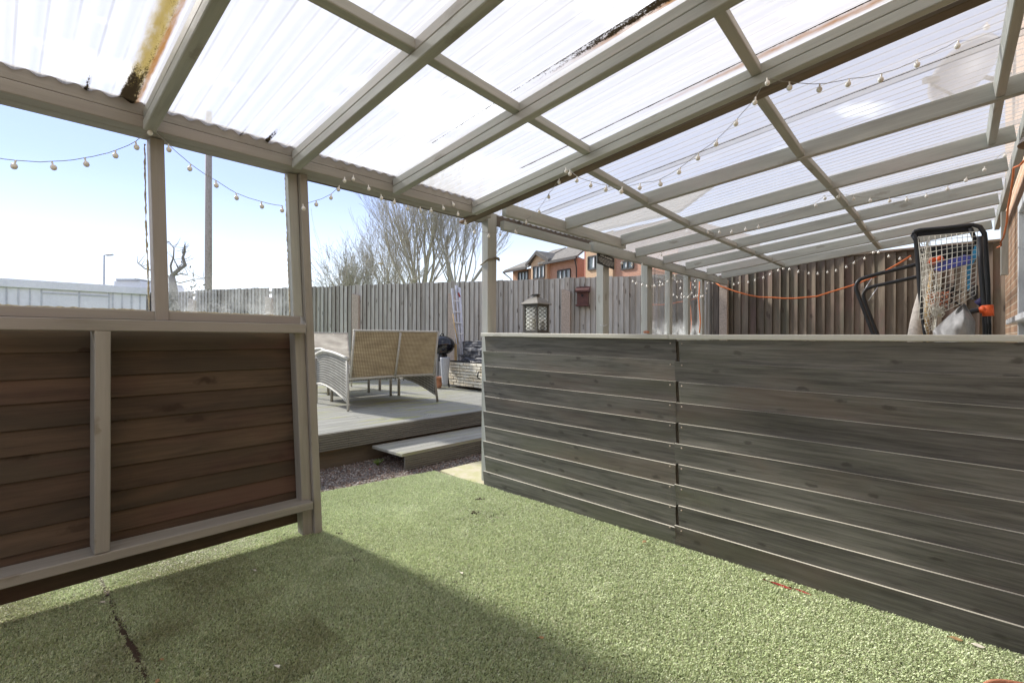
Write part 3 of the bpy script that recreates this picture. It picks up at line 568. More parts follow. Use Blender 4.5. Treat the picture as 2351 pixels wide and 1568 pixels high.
# ------------------------------------------------------------------ LEFT HALF WALL
hw = empty('half_wall', (.3, 2.93, 0), label='half wall of brown stained boards in a beige frame under two windows', cat='wall')
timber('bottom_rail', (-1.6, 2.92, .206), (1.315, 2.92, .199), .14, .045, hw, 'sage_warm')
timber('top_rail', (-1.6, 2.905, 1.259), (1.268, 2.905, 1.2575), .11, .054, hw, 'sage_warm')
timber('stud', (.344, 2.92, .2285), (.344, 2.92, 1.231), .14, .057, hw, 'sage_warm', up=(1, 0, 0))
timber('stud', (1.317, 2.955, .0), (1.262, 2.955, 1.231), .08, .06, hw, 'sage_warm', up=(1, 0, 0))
pb = MB(); zs = [.062, .170, .262, .362, .462, .576, .688, .797, .911, 1.020, 1.136, 1.248]
for i in range(len(zs)-1):
    z0, z1 = zs[i], zs[i+1]; dz = random.uniform(-.006, .012)
    pb.beam((-1.6, 3.010, (z0+z1)/2-.006), (1.33, 3.010, (z0+z1)/2+dz*.5+.006), .016, z1-z0+.012, up=(0, .10, 1), ch=.004, gid=i*7.31+3)
pb.build('board_panel', M['brownboard'], hw)
timber('window_sill', (-1.6, 2.93, 1.311), (.548, 2.93, 1.309), .05, .046, hw, 'sage_warm')
timber('window_sill', (.604, 2.93, 1.309), (1.262, 2.93, 1.3075), .05, .046, hw, 'sage_warm')
post(.576, .553, 2.935, 2.935, .058, .075, 1.288, 2.178, hw, 'sage_warm', 'mullion')
for xa, xb in ((-1.6, .54), (.60, 1.275)):
    m_ = MB(); m_.box((xa, 2.975, 1.30), (xb, 2.979, 2.178)); m_.g = [(q[0], q[1], q[2]-1.335) for q in m_.v]; m_.build('window_pane', M['glass' if xa < 0 else 'glass2'], hw)
def ragged_bead(pts, r, name, parent, seed):
    rr = random.Random(seed); P = [Vector(p) for p in pts]; out = []; rad = []
    for a, b in zip(P, P[1:]):
        n = max(2, int((b-a).length/.012))
        for k in range(n): out.append(a.lerp(b, k/n)+Vector((rr.uniform(-1, 1), 0, rr.uniform(-1, 1)))*r*.35); rad.append(r*rr.uniform(.35, 1.35))
    MB().tube(out, rad, 6).build(name, M['mastic'], parent)
ragged_bead([(-1.2, 2.968, 1.338), (.54, 2.968, 1.336)], .0042, 'sealant', hw, 1)
ragged_bead([(.605, 2.968, 1.336), (1.245, 2.968, 1.334)], .0042, 'sealant', hw, 2)
ragged_bead([(.536, 2.968, 1.34), (.522, 2.968, 1.75), (.515, 2.968, 2.17)], .0042, 'sealant', hw, 3)
ragged_bead([(1.225, 2.968, 1.34), (1.195, 2.968, 2.17)], .0042, 'sealant', hw, 4)
timber('glazing_bead', (1.256, 2.945, 1.333), (1.219, 2.945, 2.178), .05, .056, hw, 'sage', up=(1, 0, 0))

# ------------------------------------------------------------------ CLAD DIVIDER WALL
def xd(y): return 2.658+.030*y
dv = empty('cladding_wall', (2.75, 1.3, 0), label='waist high wall clad in dark grey horizontal boards with pale ledge', cat='wall')
def clad(y0, y1, zl, name, seed):
    mb = MB(); N_ = len(zl)-1
    for i in range(N_):
        z0a, z0b = zl[i]; z1a, z1b = zl[i+1]; e = .012*math.sin(i*3.1+seed)
        # board: foot recessed, head proud by a centimetre so that its top edge shows
        a0 = (xd(y0)+.012, y0+e, z0a+.001); b0 = (xd(y1)+.012, y1, z0b+.001); a1 = (xd(y0)-.003, y0+e, z1a); b1 = (xd(y1)-.003, y1, z1b)
        th = .014; A0, B0, A1, B1 = map(Vector, (a0, b0, a1, b1)); T = Vector((th, 0, 0)); gid = i*5.7+seed*31
        n = 10; vs = []; gs = []; fs = []
        L = (B0-A0).length
        for k in range(n+1):
            t = k/n; wob = .0012*math.sin(k*1.7+i*2+seed)
            for (P, Q, o_, gy_) in ((A0, B0, Vector(), 0), (A1, B1, Vector((wob, 0, 0)), 1), (A1, B1, T, 1.1), (A0, B0, T, -.1)):
                vs.append(P.lerp(Q, t)+o_); gs.append((t*L+gid*2.3, gy_*.118+gid, .02*gy_+gid*.37))
        for k in range(n):
            for j in range(4): j2 = (j+1) % 4; fs.append((k*4+j, k*4+4+j, k*4+4+j2, k*4+j2))
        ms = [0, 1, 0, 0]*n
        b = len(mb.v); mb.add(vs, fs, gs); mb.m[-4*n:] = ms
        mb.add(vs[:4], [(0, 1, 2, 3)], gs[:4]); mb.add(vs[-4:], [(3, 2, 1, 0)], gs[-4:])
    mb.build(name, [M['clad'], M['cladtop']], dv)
zl = [(0, 0)] + [(.121+.1222*k, .113+.1205*k) for k in range(9)] + [(1.225, 1.20)]
clad(2.862, 1.214, zl, 'board_panel', 1)
zl = [(-.012, -.018)] + [(.125+.1183*k, .117+.1176*k) for k in range(9)] + [(1.195, 1.19)]
clad(1.208, -.37, zl, 'board_panel', 2)
MB().beam((2.733, 1.211, -.01), (2.727, 1.211, 1.19), .009, .018, up=(1, 0, 0)).build('joint_strip', M['oldwood'], dv)
core = MB()
for y in (2.78, 1.21, .4, -.3): core.beam((xd(y)+.062, y, 0), (xd(y)+.062, y, 1.19), .07, .045, up=(1, 0, 0))
core.build('stud_frame', M['oldwood'], dv)
bk = MB(); bk.prism([(xd(-.37)+.11, -.37, 0), (xd(2.86)+.11, 2.86, 0), (xd(2.86)+.125, 2.86, 0), (xd(-.37)+.125, -.37, 0)], (0, 0, 0), (0, 0, 1.18)); bk.build('back_boards', M['oldwood'], dv)
timber('ledge', (xd(2.40)+.045, 2.40, 1.2285), (xd(1.25)+.045, 1.25, 1.214), .135, .028, dv, 'ledge')
timber('ledge', (xd(1.247)+.045, 1.247, 1.213), (xd(-.37)+.045, -.37, 1.205), .135, .028, dv, 'ledge')
timber('ledge', (xd(2.88)+.045, 2.885, 1.2335), (xd(2.404)+.045, 2.404, 1.2295), .125, .028, dv, 'ledge')
nm = MB()
for k, (a, b_) in enumerate(zl[1:]):
    for y, z in ((1.245, a-.02), (1.175, b_*.0+a-.022)): nm.lathe((xd(y)-.0045, y, z+.002), [(0, .002), (.004, .0018), (.0045, 0)], 8, ax=(-1, 0, 0))
nm.build('nail_heads', M['concrete'], dv)
hook = MB().tube([(xd(2.87)-.01, 2.885, .93), (xd(2.87)-.035, 2.895, .93), (xd(2.87)-.04, 2.90, .885), (xd(2.87)-.012, 2.897, .87)], .006, 6).build('latch', M['blackmetal'], dv)

# ------------------------------------------------------------------ FENCES
FC = Vector((8.53, 3.15, 0)); FD = Vector((-.4393, .898, 0)).normalized(); FN = Vector((-FD.y, FD.x, 0))   # FN points into the garden
if FN.dot(Vector((0, 0, 0))-FC) < 0: FN = -FN
FS = 1.12; ZF = 2.352
def onF(x, y, off=0):
    d = ray(x, y); t = (FN.dot(FC)+off)/(FN.dot(Vector((d.x, d.y, 0)))); return d*t + Vector((0, 0, H))
def feather_boards(mb, p0, p1, z0, z1, n_, step=.098, amp=.012, thick=.02, mat=0):
    """overlapping vertical featheredge boards between two points, thick edge proud on the side n_"""
    p0 = Vector(p0); p1 = Vector(p1); d = (p1-p0); L = d.length; d.normalize(); k = int(L/step); st = L/k
    for i in range(k):
        a = p0 + d*(i*st-.006); b = p0 + d*((i+1)*st+.008); zt = z1+random.uniform(-amp, amp*.6); gid = random.uniform(0, 120)
        jt = random.uniform(-.002, .003); lean = random.uniform(-.003, .003)
        prof = [a + n_*(.002+jt), b + n_*(.034+jt), b + n_*(.004), a - n_*(.006)]
        vs = []; gs = []
        for z in (z0, z1*.5+z0*.5, zt):
            for q, gy in zip(prof, (0, .11, .12, -.01)): vs.append(q+Vector((0, 0, z))+n_*(lean*(z-z0))); gs.append((z+gid*3.1, gy+gid, gid*.31))
        fs = []
        for r_ in range(2):
            for j in range(4): j2 = (j+1) % 4; fs.append((r_*4+j, r_*4+j2, r_*4+4+j2, r_*4+4+j))
        fs += [(3, 2, 1, 0), (8, 9, 10, 11)]; mb.add(vs, fs, gs, mat)
        for q_ in (1, 5): mb.m[len(mb.m)-len(fs)+q_] = 1  # thick edge takes the darker colour that paints its shade
def concrete_post(p, d, w_, z1, name, parent, slope=True):
    """fence post with a weathered sloping head"""
    q = Vector(p); n_ = Vector((-d.y, d.x, 0)); n_ = n_ if n_.dot(-q) > 0 else -n_; mb = MB(); h_ = w_/2; lo = q - d*h_ + n_*.01; hi = q + d*h_ + n_*.01
    b = n_*.075
    for (A, B, C_, D_) in ((lo, hi, hi+b, lo+b),):
        zt = [z1, z1+.045 if slope else z1, z1+.035 if slope else z1, z1-.015]
        vs = [v for v in (A, B, C_, D_)] + [v+Vector((0, 0, z)) for v, z in zip((A, B, C_, D_), zt)]
        mb.add(vs, [(3, 2, 1, 0), (4, 5, 6, 7), (0, 1, 5, 4), (1, 2, 6, 5), (2, 3, 7, 6), (3, 0, 4, 7)])
    o = mb.build(name, M['concrete'], parent); return o
gf = empty('grey_fence', (FC.x, FC.y, 0), label='long silver grey featheredge fence behind the deck with concrete posts', cat='fence')
tl = [0]+[v*FS for v in (2.31, 4.38, 6.39, 8.45, 10.5, 12.6)]
for a, b in zip(tl, tl[1:]):
    mb = MB(); feather_boards(mb, FC+FD*(b-.04), FC+FD*(a+.04), .25, ZF+random.uniform(-.012, .012), FN, .0985)
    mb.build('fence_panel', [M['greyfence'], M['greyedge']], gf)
    MB().beam(FC+FD*(a+.02)-FN*.02+Vector((0, 0, ZF-.10)), FC+FD*(b-.02)-FN*.02+Vector((0, 0, ZF-.10)), .04, .07).build('rail', M['greyfence'], gf)
for t_, zt in ((2.31, 2.10), (4.38, 2.075), (6.39, 2.13), (8.45, 2.12), (10.5, 2.12)):
    concrete_post(FC+FD*t_*FS, FD, .165, zt, 'concrete_post', gf)
for t_ in (2.31, 4.38, 6.39):                    # timber packers above the posts
    MB().beam(FC+FD*(t_*FS)+FN*.012+Vector((0, 0, 2.0)), FC+FD*(t_*FS)+FN*.012+Vector((0, 0, ZF+.012)), .10, .02, up=(FN.x, FN.y, 0)).build('packer', M['greyfence'], gf)
bf = empty('brown_fence', (8.5, 1.3, 0), label='dark brown featheredge fence across the far end under the canopy', cat='fence')
n_ = Vector((-1, 0, 0))
for y0, y1 in ((3.30, .80), (.80, -.385)):
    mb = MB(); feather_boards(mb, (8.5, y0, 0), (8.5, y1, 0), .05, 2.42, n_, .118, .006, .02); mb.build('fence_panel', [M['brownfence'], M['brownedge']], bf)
MB().beam((8.47, 2.80, 2.43), (8.47, -.38, 2.43), .05, .03).build('capping', M['brownfence'], bf)
pp = onX(1665, 700, 8.46); concrete_post((8.44, pp.y, 0), Vector((0, 1, 0)), .125, 2.19, 'concrete_post', bf, False)

# ------------------------------------------------------------------ DECK, STEP
dk = empty('timber_deck', (3, 6.5, 0), label='raised grooved timber deck, green with algae near the front', cat='deck')
mb = MB(); y = 4.27
while y < 9.05:
    xe = 5.45 + (y-4.27)*.165; xs = -1.4; j = random.uniform(1.5, 3.5)
    for a, b in ((xs, j-.003), (j+.003, xe)):
        gid = random.uniform(0, 80); vs = []; gs = []; prof = []
        for k in range(9): yy = y+.003+.139*k/8; prof.append((yy, .33-(.004 if k % 2 else 0)))
        prof = prof + [(y+.142, .30), (y+.003, .30)]
        for X in (a, b):
            for yy, zz in prof: vs.append((X, yy, zz)); gs.append((X+gid, yy, gid))
        n = len(prof); fs = [(i, (i+1) % n, (i+1) % n+n, i+n) for i in range(n)] + [tuple(range(n-1, -1, -1)), tuple(range(n, 2*n))]
        mb.add(vs, fs, gs)
    y += .145
mb.build('deck_boards', M['deck'], dk)
def grooved_face(y, z0, z1, x0, x1, name, parent, ng=7):
    mb = MB(); prof = []
    for k in range(ng*2+1): prof.append((y-(.0 if k % 2 else .006)-.016, z0+(z1-z0)*k/(ng*2)))
    prof += [(y, z1), (y, z0)]; vs = []; gs = []; n = len(prof)
    for X in (x0, x1):
        for yy, zz in prof: vs.append((X, yy, zz)); gs.append((X, zz, 3))
    mb.add(vs, [(i, i+n, (i+1) % n+n, (i+1) % n) for i in range(n)] + [tuple(range(n)), tuple(range(2*n-1, n-1, -1))], gs); mb.build(name, M['deckface'], parent)
grooved_face(4.262, .175, .327, -1.4, 2.30, 'fascia', dk); grooved_face(4.262, .175, .327, 2.302, 5.45, 'fascia', dk)
fr = MB()
for x in (-1.2, .2, 1.5, 2.9, 4.2, 5.3): fr.box((x, 4.30, -.02), (x+.09, 4.39, .30))
fr.box((-1.4, 4.32, -.01), (5.4, 4.34, .16)); fr.build('frame', M['oldwood'], dk)
MB().prism([(5.46, 4.27, .05), (6.25, 9.05, .05), (6.23, 9.05, .05), (5.44, 4.27, .05)], (0, 0, 0), (0, 0, .27)).build('fascia', M['deckface'], dk)
st = empty('deck_step', (3.4, 3.95, 0), label='low grooved timber step in front of the deck', cat='step')
mb = MB()
for k, (ya, yb) in enumerate(((3.73, 3.87), (3.875, 4.015), (4.02, 4.16), (4.165, 4.235))):
    x0 = 2.545; prof = [(ya+(yb-ya)*i/8, .15-(.004 if i % 2 else 0)) for i in range(9)]+[(yb, .125), (ya, .125)]; n = len(prof); vs = []; gs = []
    for X in (x0, 4.9):
        for yy, zz in prof: vs.append((X, yy, zz)); gs.append((X+k*3, yy, k))
    mb.add(vs, [(i, (i+1) % n, (i+1) % n+n, i+n) for i in range(n)] + [tuple(range(n-1, -1, -1)), tuple(range(n, 2*n))], gs)
mb.build('tread', M['deck'], st)
grooved_face(3.742, .0, .1245, 2.575, 4.9, 'riser', st, 6)
timber('edge_trim', (2.56, 3.733, .1515), (4.9, 3.733, .1515), .016, .006, st, 'sage_warm')

# ------------------------------------------------------------------ WICKER FURNITURE
def surf(mb, fn, nu, nv, su, sv, mat=0, thick=None):
    vs = []; gs = []; fs = []
    for i in range(nu+1):
        for j in range(nv+1): p = Vector(fn(i/nu, j/nv)); vs.append(p); gs.append((i/nu*su, j/nv*sv, .5))
    for i in range(nu):
        for j in range(nv): a = i*(nv+1)+j; fs.append((a, a+1, a+nv+2, a+nv+1))
    mb.add(vs, fs, gs, mat, True)
    if thick:
        T = Vector(thick); mb.add([v+T for v in vs], [tuple(reversed(f)) for f in fs], gs, mat, True)
def sofa(root, W, back_m, panel_m, rim_m, Dp=.80, seats=2):
    """local: x across, y forward (the sitter looks along +y), z up from the deck"""
    hw_ = W/2; bz0, bz1 = .39, .955
    def back(u, v): x = -hw_+.02 + (W-.04)*u; return (x, -.02 - .10*v - .03*math.sin(math.pi*u)*v, bz0 + (bz1-bz0)*v)
    b_ = MB(); surf(b_, back, 20, 8, W, bz1-bz0, thick=(0, .018, 0)); b_.build('backrest', M[back_m], root)
    b_ = MB(); top = [back(k/12, 1) for k in range(13)]; b_.tube([(x, y+.009, z+.008) for x, y, z in top], .014); b_.build('top_rail', M[rim_m], root)
    b_ = MB(); b_.tube([(-hw_, -.01, bz0-.01), (0, -.01, bz0-.005), (hw_, -.01, bz0-.01)], .018); b_.build('bottom_rail', M[rim_m], root)
    for x in ([-hw_+.01, hw_-.01]): b_ = MB(); b_.tube([back((x+hw_)/W, 0), back((x+hw_)/W, .5), back((x+hw_)/W, 1)], .014); b_.build('side_rail', M[rim_m], root)
    if seats > 1: b_ = MB(); b_.tube([(0, y-.012, z) for _, y, z in (back(.5, 0), back(.5, .5), back(.5, .98))], .014); b_.build('centre_strut', M[rim_m], root)
    b_ = MB(); surf(b_, lambda u, v: (-hw_+.03+(W-.06)*u, .0+Dp*.9*v, .40+.01*math.sin(v*3)), 6, 6, W, Dp); surf(b_, lambda u, v: (-hw_+.03+(W-.06)*u, Dp*.9, .40-.13*v), 6, 2, W, .13); b_.build('seat', M[panel_m], root)
    for s in (-1, 1):
        x = s*hw_
        def arm_top(t): return (x, -.03+Dp*t, .62+.085*math.sin(min(1, t*1.25)*math.pi*.52)*1.0 - .25*max(0, t-.80))
        b_ = MB(); surf(b_, lambda u, v: (x, -.01+(Dp-.04)*u, (.10+.17*math.sin(u*math.pi*.55)+.0)*(1-v)+arm_top(u)[2]*v), 10, 6, Dp, .45, thick=(-s*.015, 0, 0)); b_.build('arm_panel', M[panel_m], root)
        b_ = MB(); b_.tube([arm_top(t/8) for t in range(9)], .021); b_.build('armrest', M[rim_m], root)
        b_ = MB(); b_.tube([(x, -.01+(Dp-.04)*t/6, .10+.17*math.sin(t/6*math.pi*.55)) for t in range(7)], .012); b_.build('arm_rail', M[rim_m], root)
        MB().tube([(x, 0, .60), (x, -.01, .25), (x+s*.015, -.05, 0)], [.020, .020, .016]).build('leg', M['wickerrim' if s < 0 else 'wickerleg'], root)
        MB().tube([(x, Dp-.03, .60), (x, Dp-.03, .25), (x, Dp-.03, 0)], [.022, .022, .022]).build('leg', M['wickerleg'], root)
bl = Vector((2.925, 5.43, .33)); br = Vector((4.185, 5.355, .33)); rz = math.atan2(br.y-bl.y, br.x-bl.x)
so1 = empty('wicker_sofa', ((bl.x+br.x)/2, (bl.y+br.y)/2, .33), rz, 'two seat wicker sofa with its tan woven back towards the turf', 'sofa')
# the sofa looks away from the camera, towards +y
MB.local = True
sofa(so1, (br-bl).length, 'wickerback', 'wickergrey', 'wickerrim', .98)
so2 = empty('wicker_armchair', (3.98, 8.06, .33), math.pi, 'pale grey wicker armchair behind the tan sofa facing the house', 'armchair')
sofa(so2, .90, 'wickerwhite', 'wickerwhite', 'wickerrim', .95, 1)
MB.local = False
tb = empty('coffee_table', (3.67, 6.68, .33), 0, 'low wicker table between the sofa and the armchair, only its legs showing', 'table')
MB().box((3.17, 6.34, .66), (4.17, 7.03, .70), ch=.006).build('table_top', M['wickergrey'], tb)
for x in (3.20, 4.14):
    for y in (6.37, 7.0): MB().tube([(x, y, .66), (x, y, .33)], .02).build('leg', M['wickerleg'], tb)

# ------------------------------------------------------------------ THINGS BY THE GREY FENCE
def base_at(x, y, D): q = dep(x, 778, D); return Vector((q.x, q.y, 0))
def zpx(y, D, x=CX): return H + (HY+ROLL*(x-CX)-y)/F_PX*D
D_ = 8.75; c = base_at(1015, 0, D_); bq = empty('kettle_barbecue', (c.x, c.y, .33), label='black kettle barbecue standing on the gravel behind the sofa', cat='barbecue')
zr_ = zpx(791, D_); Rb = .225
MB().lathe((c.x, c.y, zr_), [(Rb+.008, 0), (Rb+.006, .012), (Rb*.96, .05), (Rb*.8, .10), (Rb*.5, .14), (Rb*.2, .155), (0, .158)], 32).build('lid', M['enamel'], bq)
MB().lathe((c.x, c.y, zr_-.004), [(Rb, 0), (Rb*.98, -.05), (Rb*.85, -.11), (Rb*.6, -.155), (Rb*.3, -.175), (0, -.18)], 32).build('bowl', M['enamel'], bq)
MB().tube([(c.x-.05, c.y-.02, zr_+.155), (c.x-.05, c.y-.02, zr_+.19), (c.x+.05, c.y+.02, zr_+.19), (c.x+.05, c.y+.02, zr_+.155)], .009).build('handle', M['blackmetal'], bq)
for k in range(3):
    a = k*2.094+.4; MB().tube([(c.x+.12*math.cos(a), c.y+.12*math.sin(a), zr_-.14), (c.x+.24*math.cos(a), c.y+.24*math.sin(a), .34)], .012).build('leg', M['blackmetal'], bq)
MB().lathe((c.x, c.y, zr_-.30), [(.06, .12), (.07, .02), (.075, 0), (0, 0)], 16).build('ash_catcher', M['blackmetal'], bq)
D_ = 8.45; c = base_at(1022, 0, D_); z0, z1 = .40, zpx(821, D_)
mb = MB(); mb.lathe((c.x, c.y, 0), [(.048, z0), (.052, z0+.02), (.085, z1-.02), (.088, z1), (.078, z1), (.07, z1-.05), (0, z1-.05)], 20)
mb.build('tall_pot', M['pewter'], label='tall tapered grey planter between the barbecue and brick planter', cat='plant pot')
D_ = 8.6; c = base_at(1004, 0, D_)
MB().lathe((c.x, c.y, 0), [(.07, .33), (.085, .40), (.09, .50), (.098, .50), (.098, .525), (.085, .525), (.08, .50), (0, .50)], 18).build('terracotta_pot', M['terracotta'], label='small terracotta pot on the gravel under the barbecue', cat='plant pot')
MB().beam((c.x-.13, c.y-.02, .45), (c.x-.10, c.y+.02, .56), .05, .10, ch=.01).build('blue_scoop', M['blue'], label='blue plastic scoop beside the terracotta pot', cat='scoop')
# brick planter of dry stacked pale blocks
D0, D1 = 8.75, 7.75
pa = base_at(1027, 0, D0); pb_ = base_at(1130, 0, D1); dd = (pb_-pa); Lw = dd.length; dd.normalize(); nn_ = Vector((-dd.y, dd.x, 0)); nn_ = nn_ if nn_.dot(-pa) > 0 else -nn_
pl = empty('brick_planter', (pa.x, pa.y, .34), label='low raised planter of dry stacked pale bricks beside the deck', cat='planter')
M['palebrick'] = plain('pale_block', (.80, .75, .62), .9, sc=18, nz=.16, bmp=.003)
M['palebrick2'] = plain('pale_buff_block', (.80, .71, .54), .9, sc=18, nz=.16, bmp=.003)
z0 = .38; z1 = .785; nrow = 8; hh = (z1-z0)/nrow
mb = MB()
for r_ in range(nrow):
    x = -.10 if r_ % 2 else 0
    while x < Lw:
        a = max(x, 0)+.005; b = min(x+.20, Lw)-.005; jo = random.uniform(-.008, .006)
        if b-a > .02: mb.beam(pa+dd*a-nn_*(.05+jo)+Vector((0, 0, z0+hh*(r_+.5))), pa+dd*b-nn_*(.05+jo)+Vector((0, 0, z0+hh*(r_+.5))),   .1, hh-.010, ch=.004, mat=int(random.random() < .35))
        x += .20
mb.build('front_wall', [M['palebrick'], M['palebrick2']], pl)
mb = MB()
for r_ in range(nrow):
    for k in range(3): a = .105+k*.2; mb.beam(pa+dd*.05-nn_*a+Vector((0, 0, z0+hh*(r_+.5))), pa+dd*.05-nn_*(a+.195)+Vector((0, 0, z0+hh*(r_+.5))), .098, hh-.005, ch=.004)
mb.build('side_wall', M['palebrick'], pl)
mb = MB(); q = [pa+dd*.1-nn_*.1, pa+dd*Lw-nn_*.1, pa+dd*Lw-nn_*.6, pa+dd*.1-nn_*.6]; mb.prism([v+Vector((0, 0, z0)) for v in q], (0, 0, 0), (0, 0, z1-z0-.03)); mb.build('soil', M['soil'], pl)
mb = MB(); mb.tube([pa+dd*.02-nn_*.04+Vector((0, 0, z1+.012)), pa+dd*Lw*.5-nn_*.05+Vector((0, 0, z1+.02)), pa+dd*Lw-nn_*.04+Vector((0, 0, z1+.012))], .014); mb.build('rubber_edging', M['blackmetal'], pl)
# slate water feature on it
sf = empty('slate_feature', tuple(pa+dd*.5-nn_*.3), label='heap of layered dark slate standing on the brick planter', cat='rock feature')
mb = MB(); zb = z1-.02; rr = random.Random(4)
for k in range(17):
    t_ = k/16; zz = zb+.02+.345*t_; x0 = .14+.10*abs(math.sin(k*1.9))*(1-t_)+rr.uniform(-.03, .03); x1 = Lw-.02
    P = []
    for j in range(9):
        u = x0+(x1-x0)*j/8; P.append(pa+dd*u-nn_*(.17+rr.uniform(-.035, .035)+.10*t_)+Vector((0, 0, zz+rr.uniform(-.008, .008))))
    bk_ = [p-nn_*.22 for p in reversed(P)]; mb.prism(P+bk_, (0, 0, 0), (rr.uniform(-.01, .01), rr.uniform(-.01, .01), .027))
mb.build('slate_stack', M['slate'], sf)
mb = MB()
for s_ in (.06, .10): mb.beam(pa+dd*s_-nn_*.12+Vector((0, 0, zb)), pa+dd*(s_+.01)-nn_*.12+Vector((0, 0, zb+.34)), .02, .015, up=tuple(nn_))
mb.build('timber_prop', M['stick'], sf)
# leaning step ladder
la = empty('folding_ladder', (pa.x, pa.y, .3), label='folded aluminium ladder with a red clip leaning on the grey fence', cat='ladder')
def lad(px, py, D): q = dep(px, py, D); return q
for k, (xa, xb, ya) in enumerate(((1037, 1052, 662), (1046, 1058, 655), (1053, 1063, 660))):
    D = 8.85; mb = MB(); mb.beam(lad(xa+1, ya, D+.12), lad(xb+4, 850, D-.05), .022, .05, up=(0, 0, 1) if 0 else tuple(nn_), ch=.003); mb.build('rail', M['alu'], la)
mb = MB()
for k in range(6):
    yy = 690+k*25; sx = 1040+k*2; mb.beam(lad(sx, yy, 8.86), lad(sx+17, yy+2, 8.86), .02, .025)
mb.build('rungs', M['alu'], la)
MB().beam(lad(1052, 672, 8.78), lad(1056, 682, 8.78), .03, .03, ch=.006).build('clip', M['redplastic'], la)
mb = MB(); mb.tube([lad(1040, 720, 8.8), lad(1043, 745, 8.8), lad(1052, 790, 8.8)], .010); mb.build('rake_handle', M['stick'], label='pale wooden tool handle beside the ladder', cat='tool')
# bird box on the fence
bb = onF(1341, 685, -.06); bx = empty('bird_box', tuple(bb), label='red brown wooden bird box fixed to the grey fence', cat='bird box')
ax_ = -FD; o0 = bb + ax_*0
def fbox(a, b, z0, z1, n0, n1, top=None):
    """box along the fence: a..b along ax_, n0..n1 towards the garden"""
    P = [o0+ax_*a+FN*n0, o0+ax_*b+FN*n0, o0+ax_*b+FN*n1, o0+ax_*a+FN*n1]; mb = MB()
    zt = top or [z1]*4; V = [Vector((p.x, p.y, z0)) for p in P]+[Vector((p.x, p.y, z)) for p, z in zip(P, zt)]
    mb.add(V, [(3, 2, 1, 0), (4, 5, 6, 7), (0, 1, 5, 4), (1, 2, 6, 5), (2, 3, 7, 6), (3, 0, 4, 7)]); return mb
zc_ = bb.z
k_ = 1.32
fbox(-.065*k_, .065*k_, zc_-.10*k_, zc_+.20*k_, -.03, -.012).build('back_board', M['birdbox'], bx)
fbox(-.075*k_, .075*k_, zc_-.10*k_, 0, -.010, .17*k_, [zc_+.15*k_, zc_+.15*k_, zc_+.08*k_, zc_+.08*k_]).build('body', M['birdbox'], bx)
fbox(-.095*k_, .095*k_, zc_+.07*k_, 0, -.008, .23*k_, [zc_+.185*k_, zc_+.185*k_, zc_+.095*k_, zc_+.095*k_]).build('roof', M['birdbox'], bx)
fbox(-.09*k_, .09*k_, zc_-.125*k_, zc_-.102*k_, -.010, .21*k_).build('floor', M['birdbox'], bx)
hp = o0+FN*(.17*k_+.001)+Vector((0, 0, .03)); MB().lathe(tuple(hp), [(0, .001), (.022, .001), (.022, 0)], 16, ax=tuple(FN)).build('entrance_hole', M['blackmetal'], bx)

# ------------------------------------------------------------------ LANTERN on the ledge
lc = Vector((2.835, 2.385, 1.2425)); ln = empty('garden_lantern', tuple(lc), R(3), 'grey metal candle lantern with diamond lattice panes on the ledge', 'lantern')
ln.rotation_euler = (0, 0, R(-1)); s_ = .062
def LB(): return MB()
def L3(x, y, z): return lc+Vector((x, y, z))
LB().box(L3(-.078, -.078, .001), L3(.078, .078, .010), ch=.002).build('base', M['lanternframe'], ln)
mb = LB()
for sx in (-1, 1):
    for sy in (-1, 1): mb.beam(L3(sx*s_, sy*s_, .01), L3(sx*s_, sy*s_, .215), .013, .013, up=(1, 0, 0), ch=.001)
for z in (.018, .208):
    for s in (-1, 1): mb.beam(L3(-s_+.007, s*s_, z), L3(s_-.007, s*s_, z), .012, .014); mb.beam(L3(s*s_, -s_+.007, z), L3(s*s_, s_-.007, z), .012, .014)
mb.build('frame', M['lanternframe'], ln)
mb = LB(); nr = 3.2
def lattice(fn, w0, w1, h0, h1):
    hgt = h1-h0; wd_ = w1-w0; segs = []
    for k in range(-4, 9):
        for s in (1, -1):
            pts = []
            u0 = k*wd_/2; # slope: rise .055 for half width
            rise = hgt/3.0
            a = (w0, h0+rise*(k)/1.0*.5); b = (w1, a[1]+rise*s)
            def clip(a, b):
                (x0, y0), (x1, y1) = a, b
                if y0 > h1 and y1 > h1 or y0 < h0 and y1 < h0: return None
                def cut(x0, y0, x1, y1, yy): t = (yy-y0)/(y1-y0); return (x0+(x1-x0)*t, yy)
                if y0 < h0: x0, y0 = cut(x0, y0, x1, y1, h0)
                if y0 > h1: x0, y0 = cut(x0, y0, x1, y1, h1)
                if y1 < h0: x1, y1 = cut(x1, y1, x0, y0, h0)
                if y1 > h1: x1, y1 = cut(x1, y1, x0, y0, h1)
                return (x0, y0), (x1, y1)
            q = clip(a, b)
            if q and (Vector(q[0])-Vector(q[1])).length > .01: mb.tube([fn(*q[0]), fn(*q[1])], .0024, 4)
lattice(lambda a, z: L3(-s_, a, z), -s_+.007, s_-.007, .025, .20); lattice(lambda a, z: L3(a, -s_, z), -s_+.007, s_-.007, .025, .20)
lattice(lambda a, z: L3(s_, a, z), -s_+.007, s_-.007, .025, .20); lattice(lambda a, z: L3(a, s_, z), -s_+.007, s_-.007, .025, .20)
mb.build('lattice', M['lanternframe'], ln)
M['frostpane'] = glass_material('frosted_pane', .0)
t = M['frostpane'].node_tree
for n in t.nodes:
    if n.type == 'MIX_SHADER' and n.inputs[0].is_linked and n.inputs[2].is_linked and n.inputs[2].links[0].from_node.type == 'BSDF_TRANSLUCENT':
        for l in list(n.inputs[0].links): t.links.remove(l)
        n.inputs[0].default_value = .55
mb = LB(); i_ = s_-.004
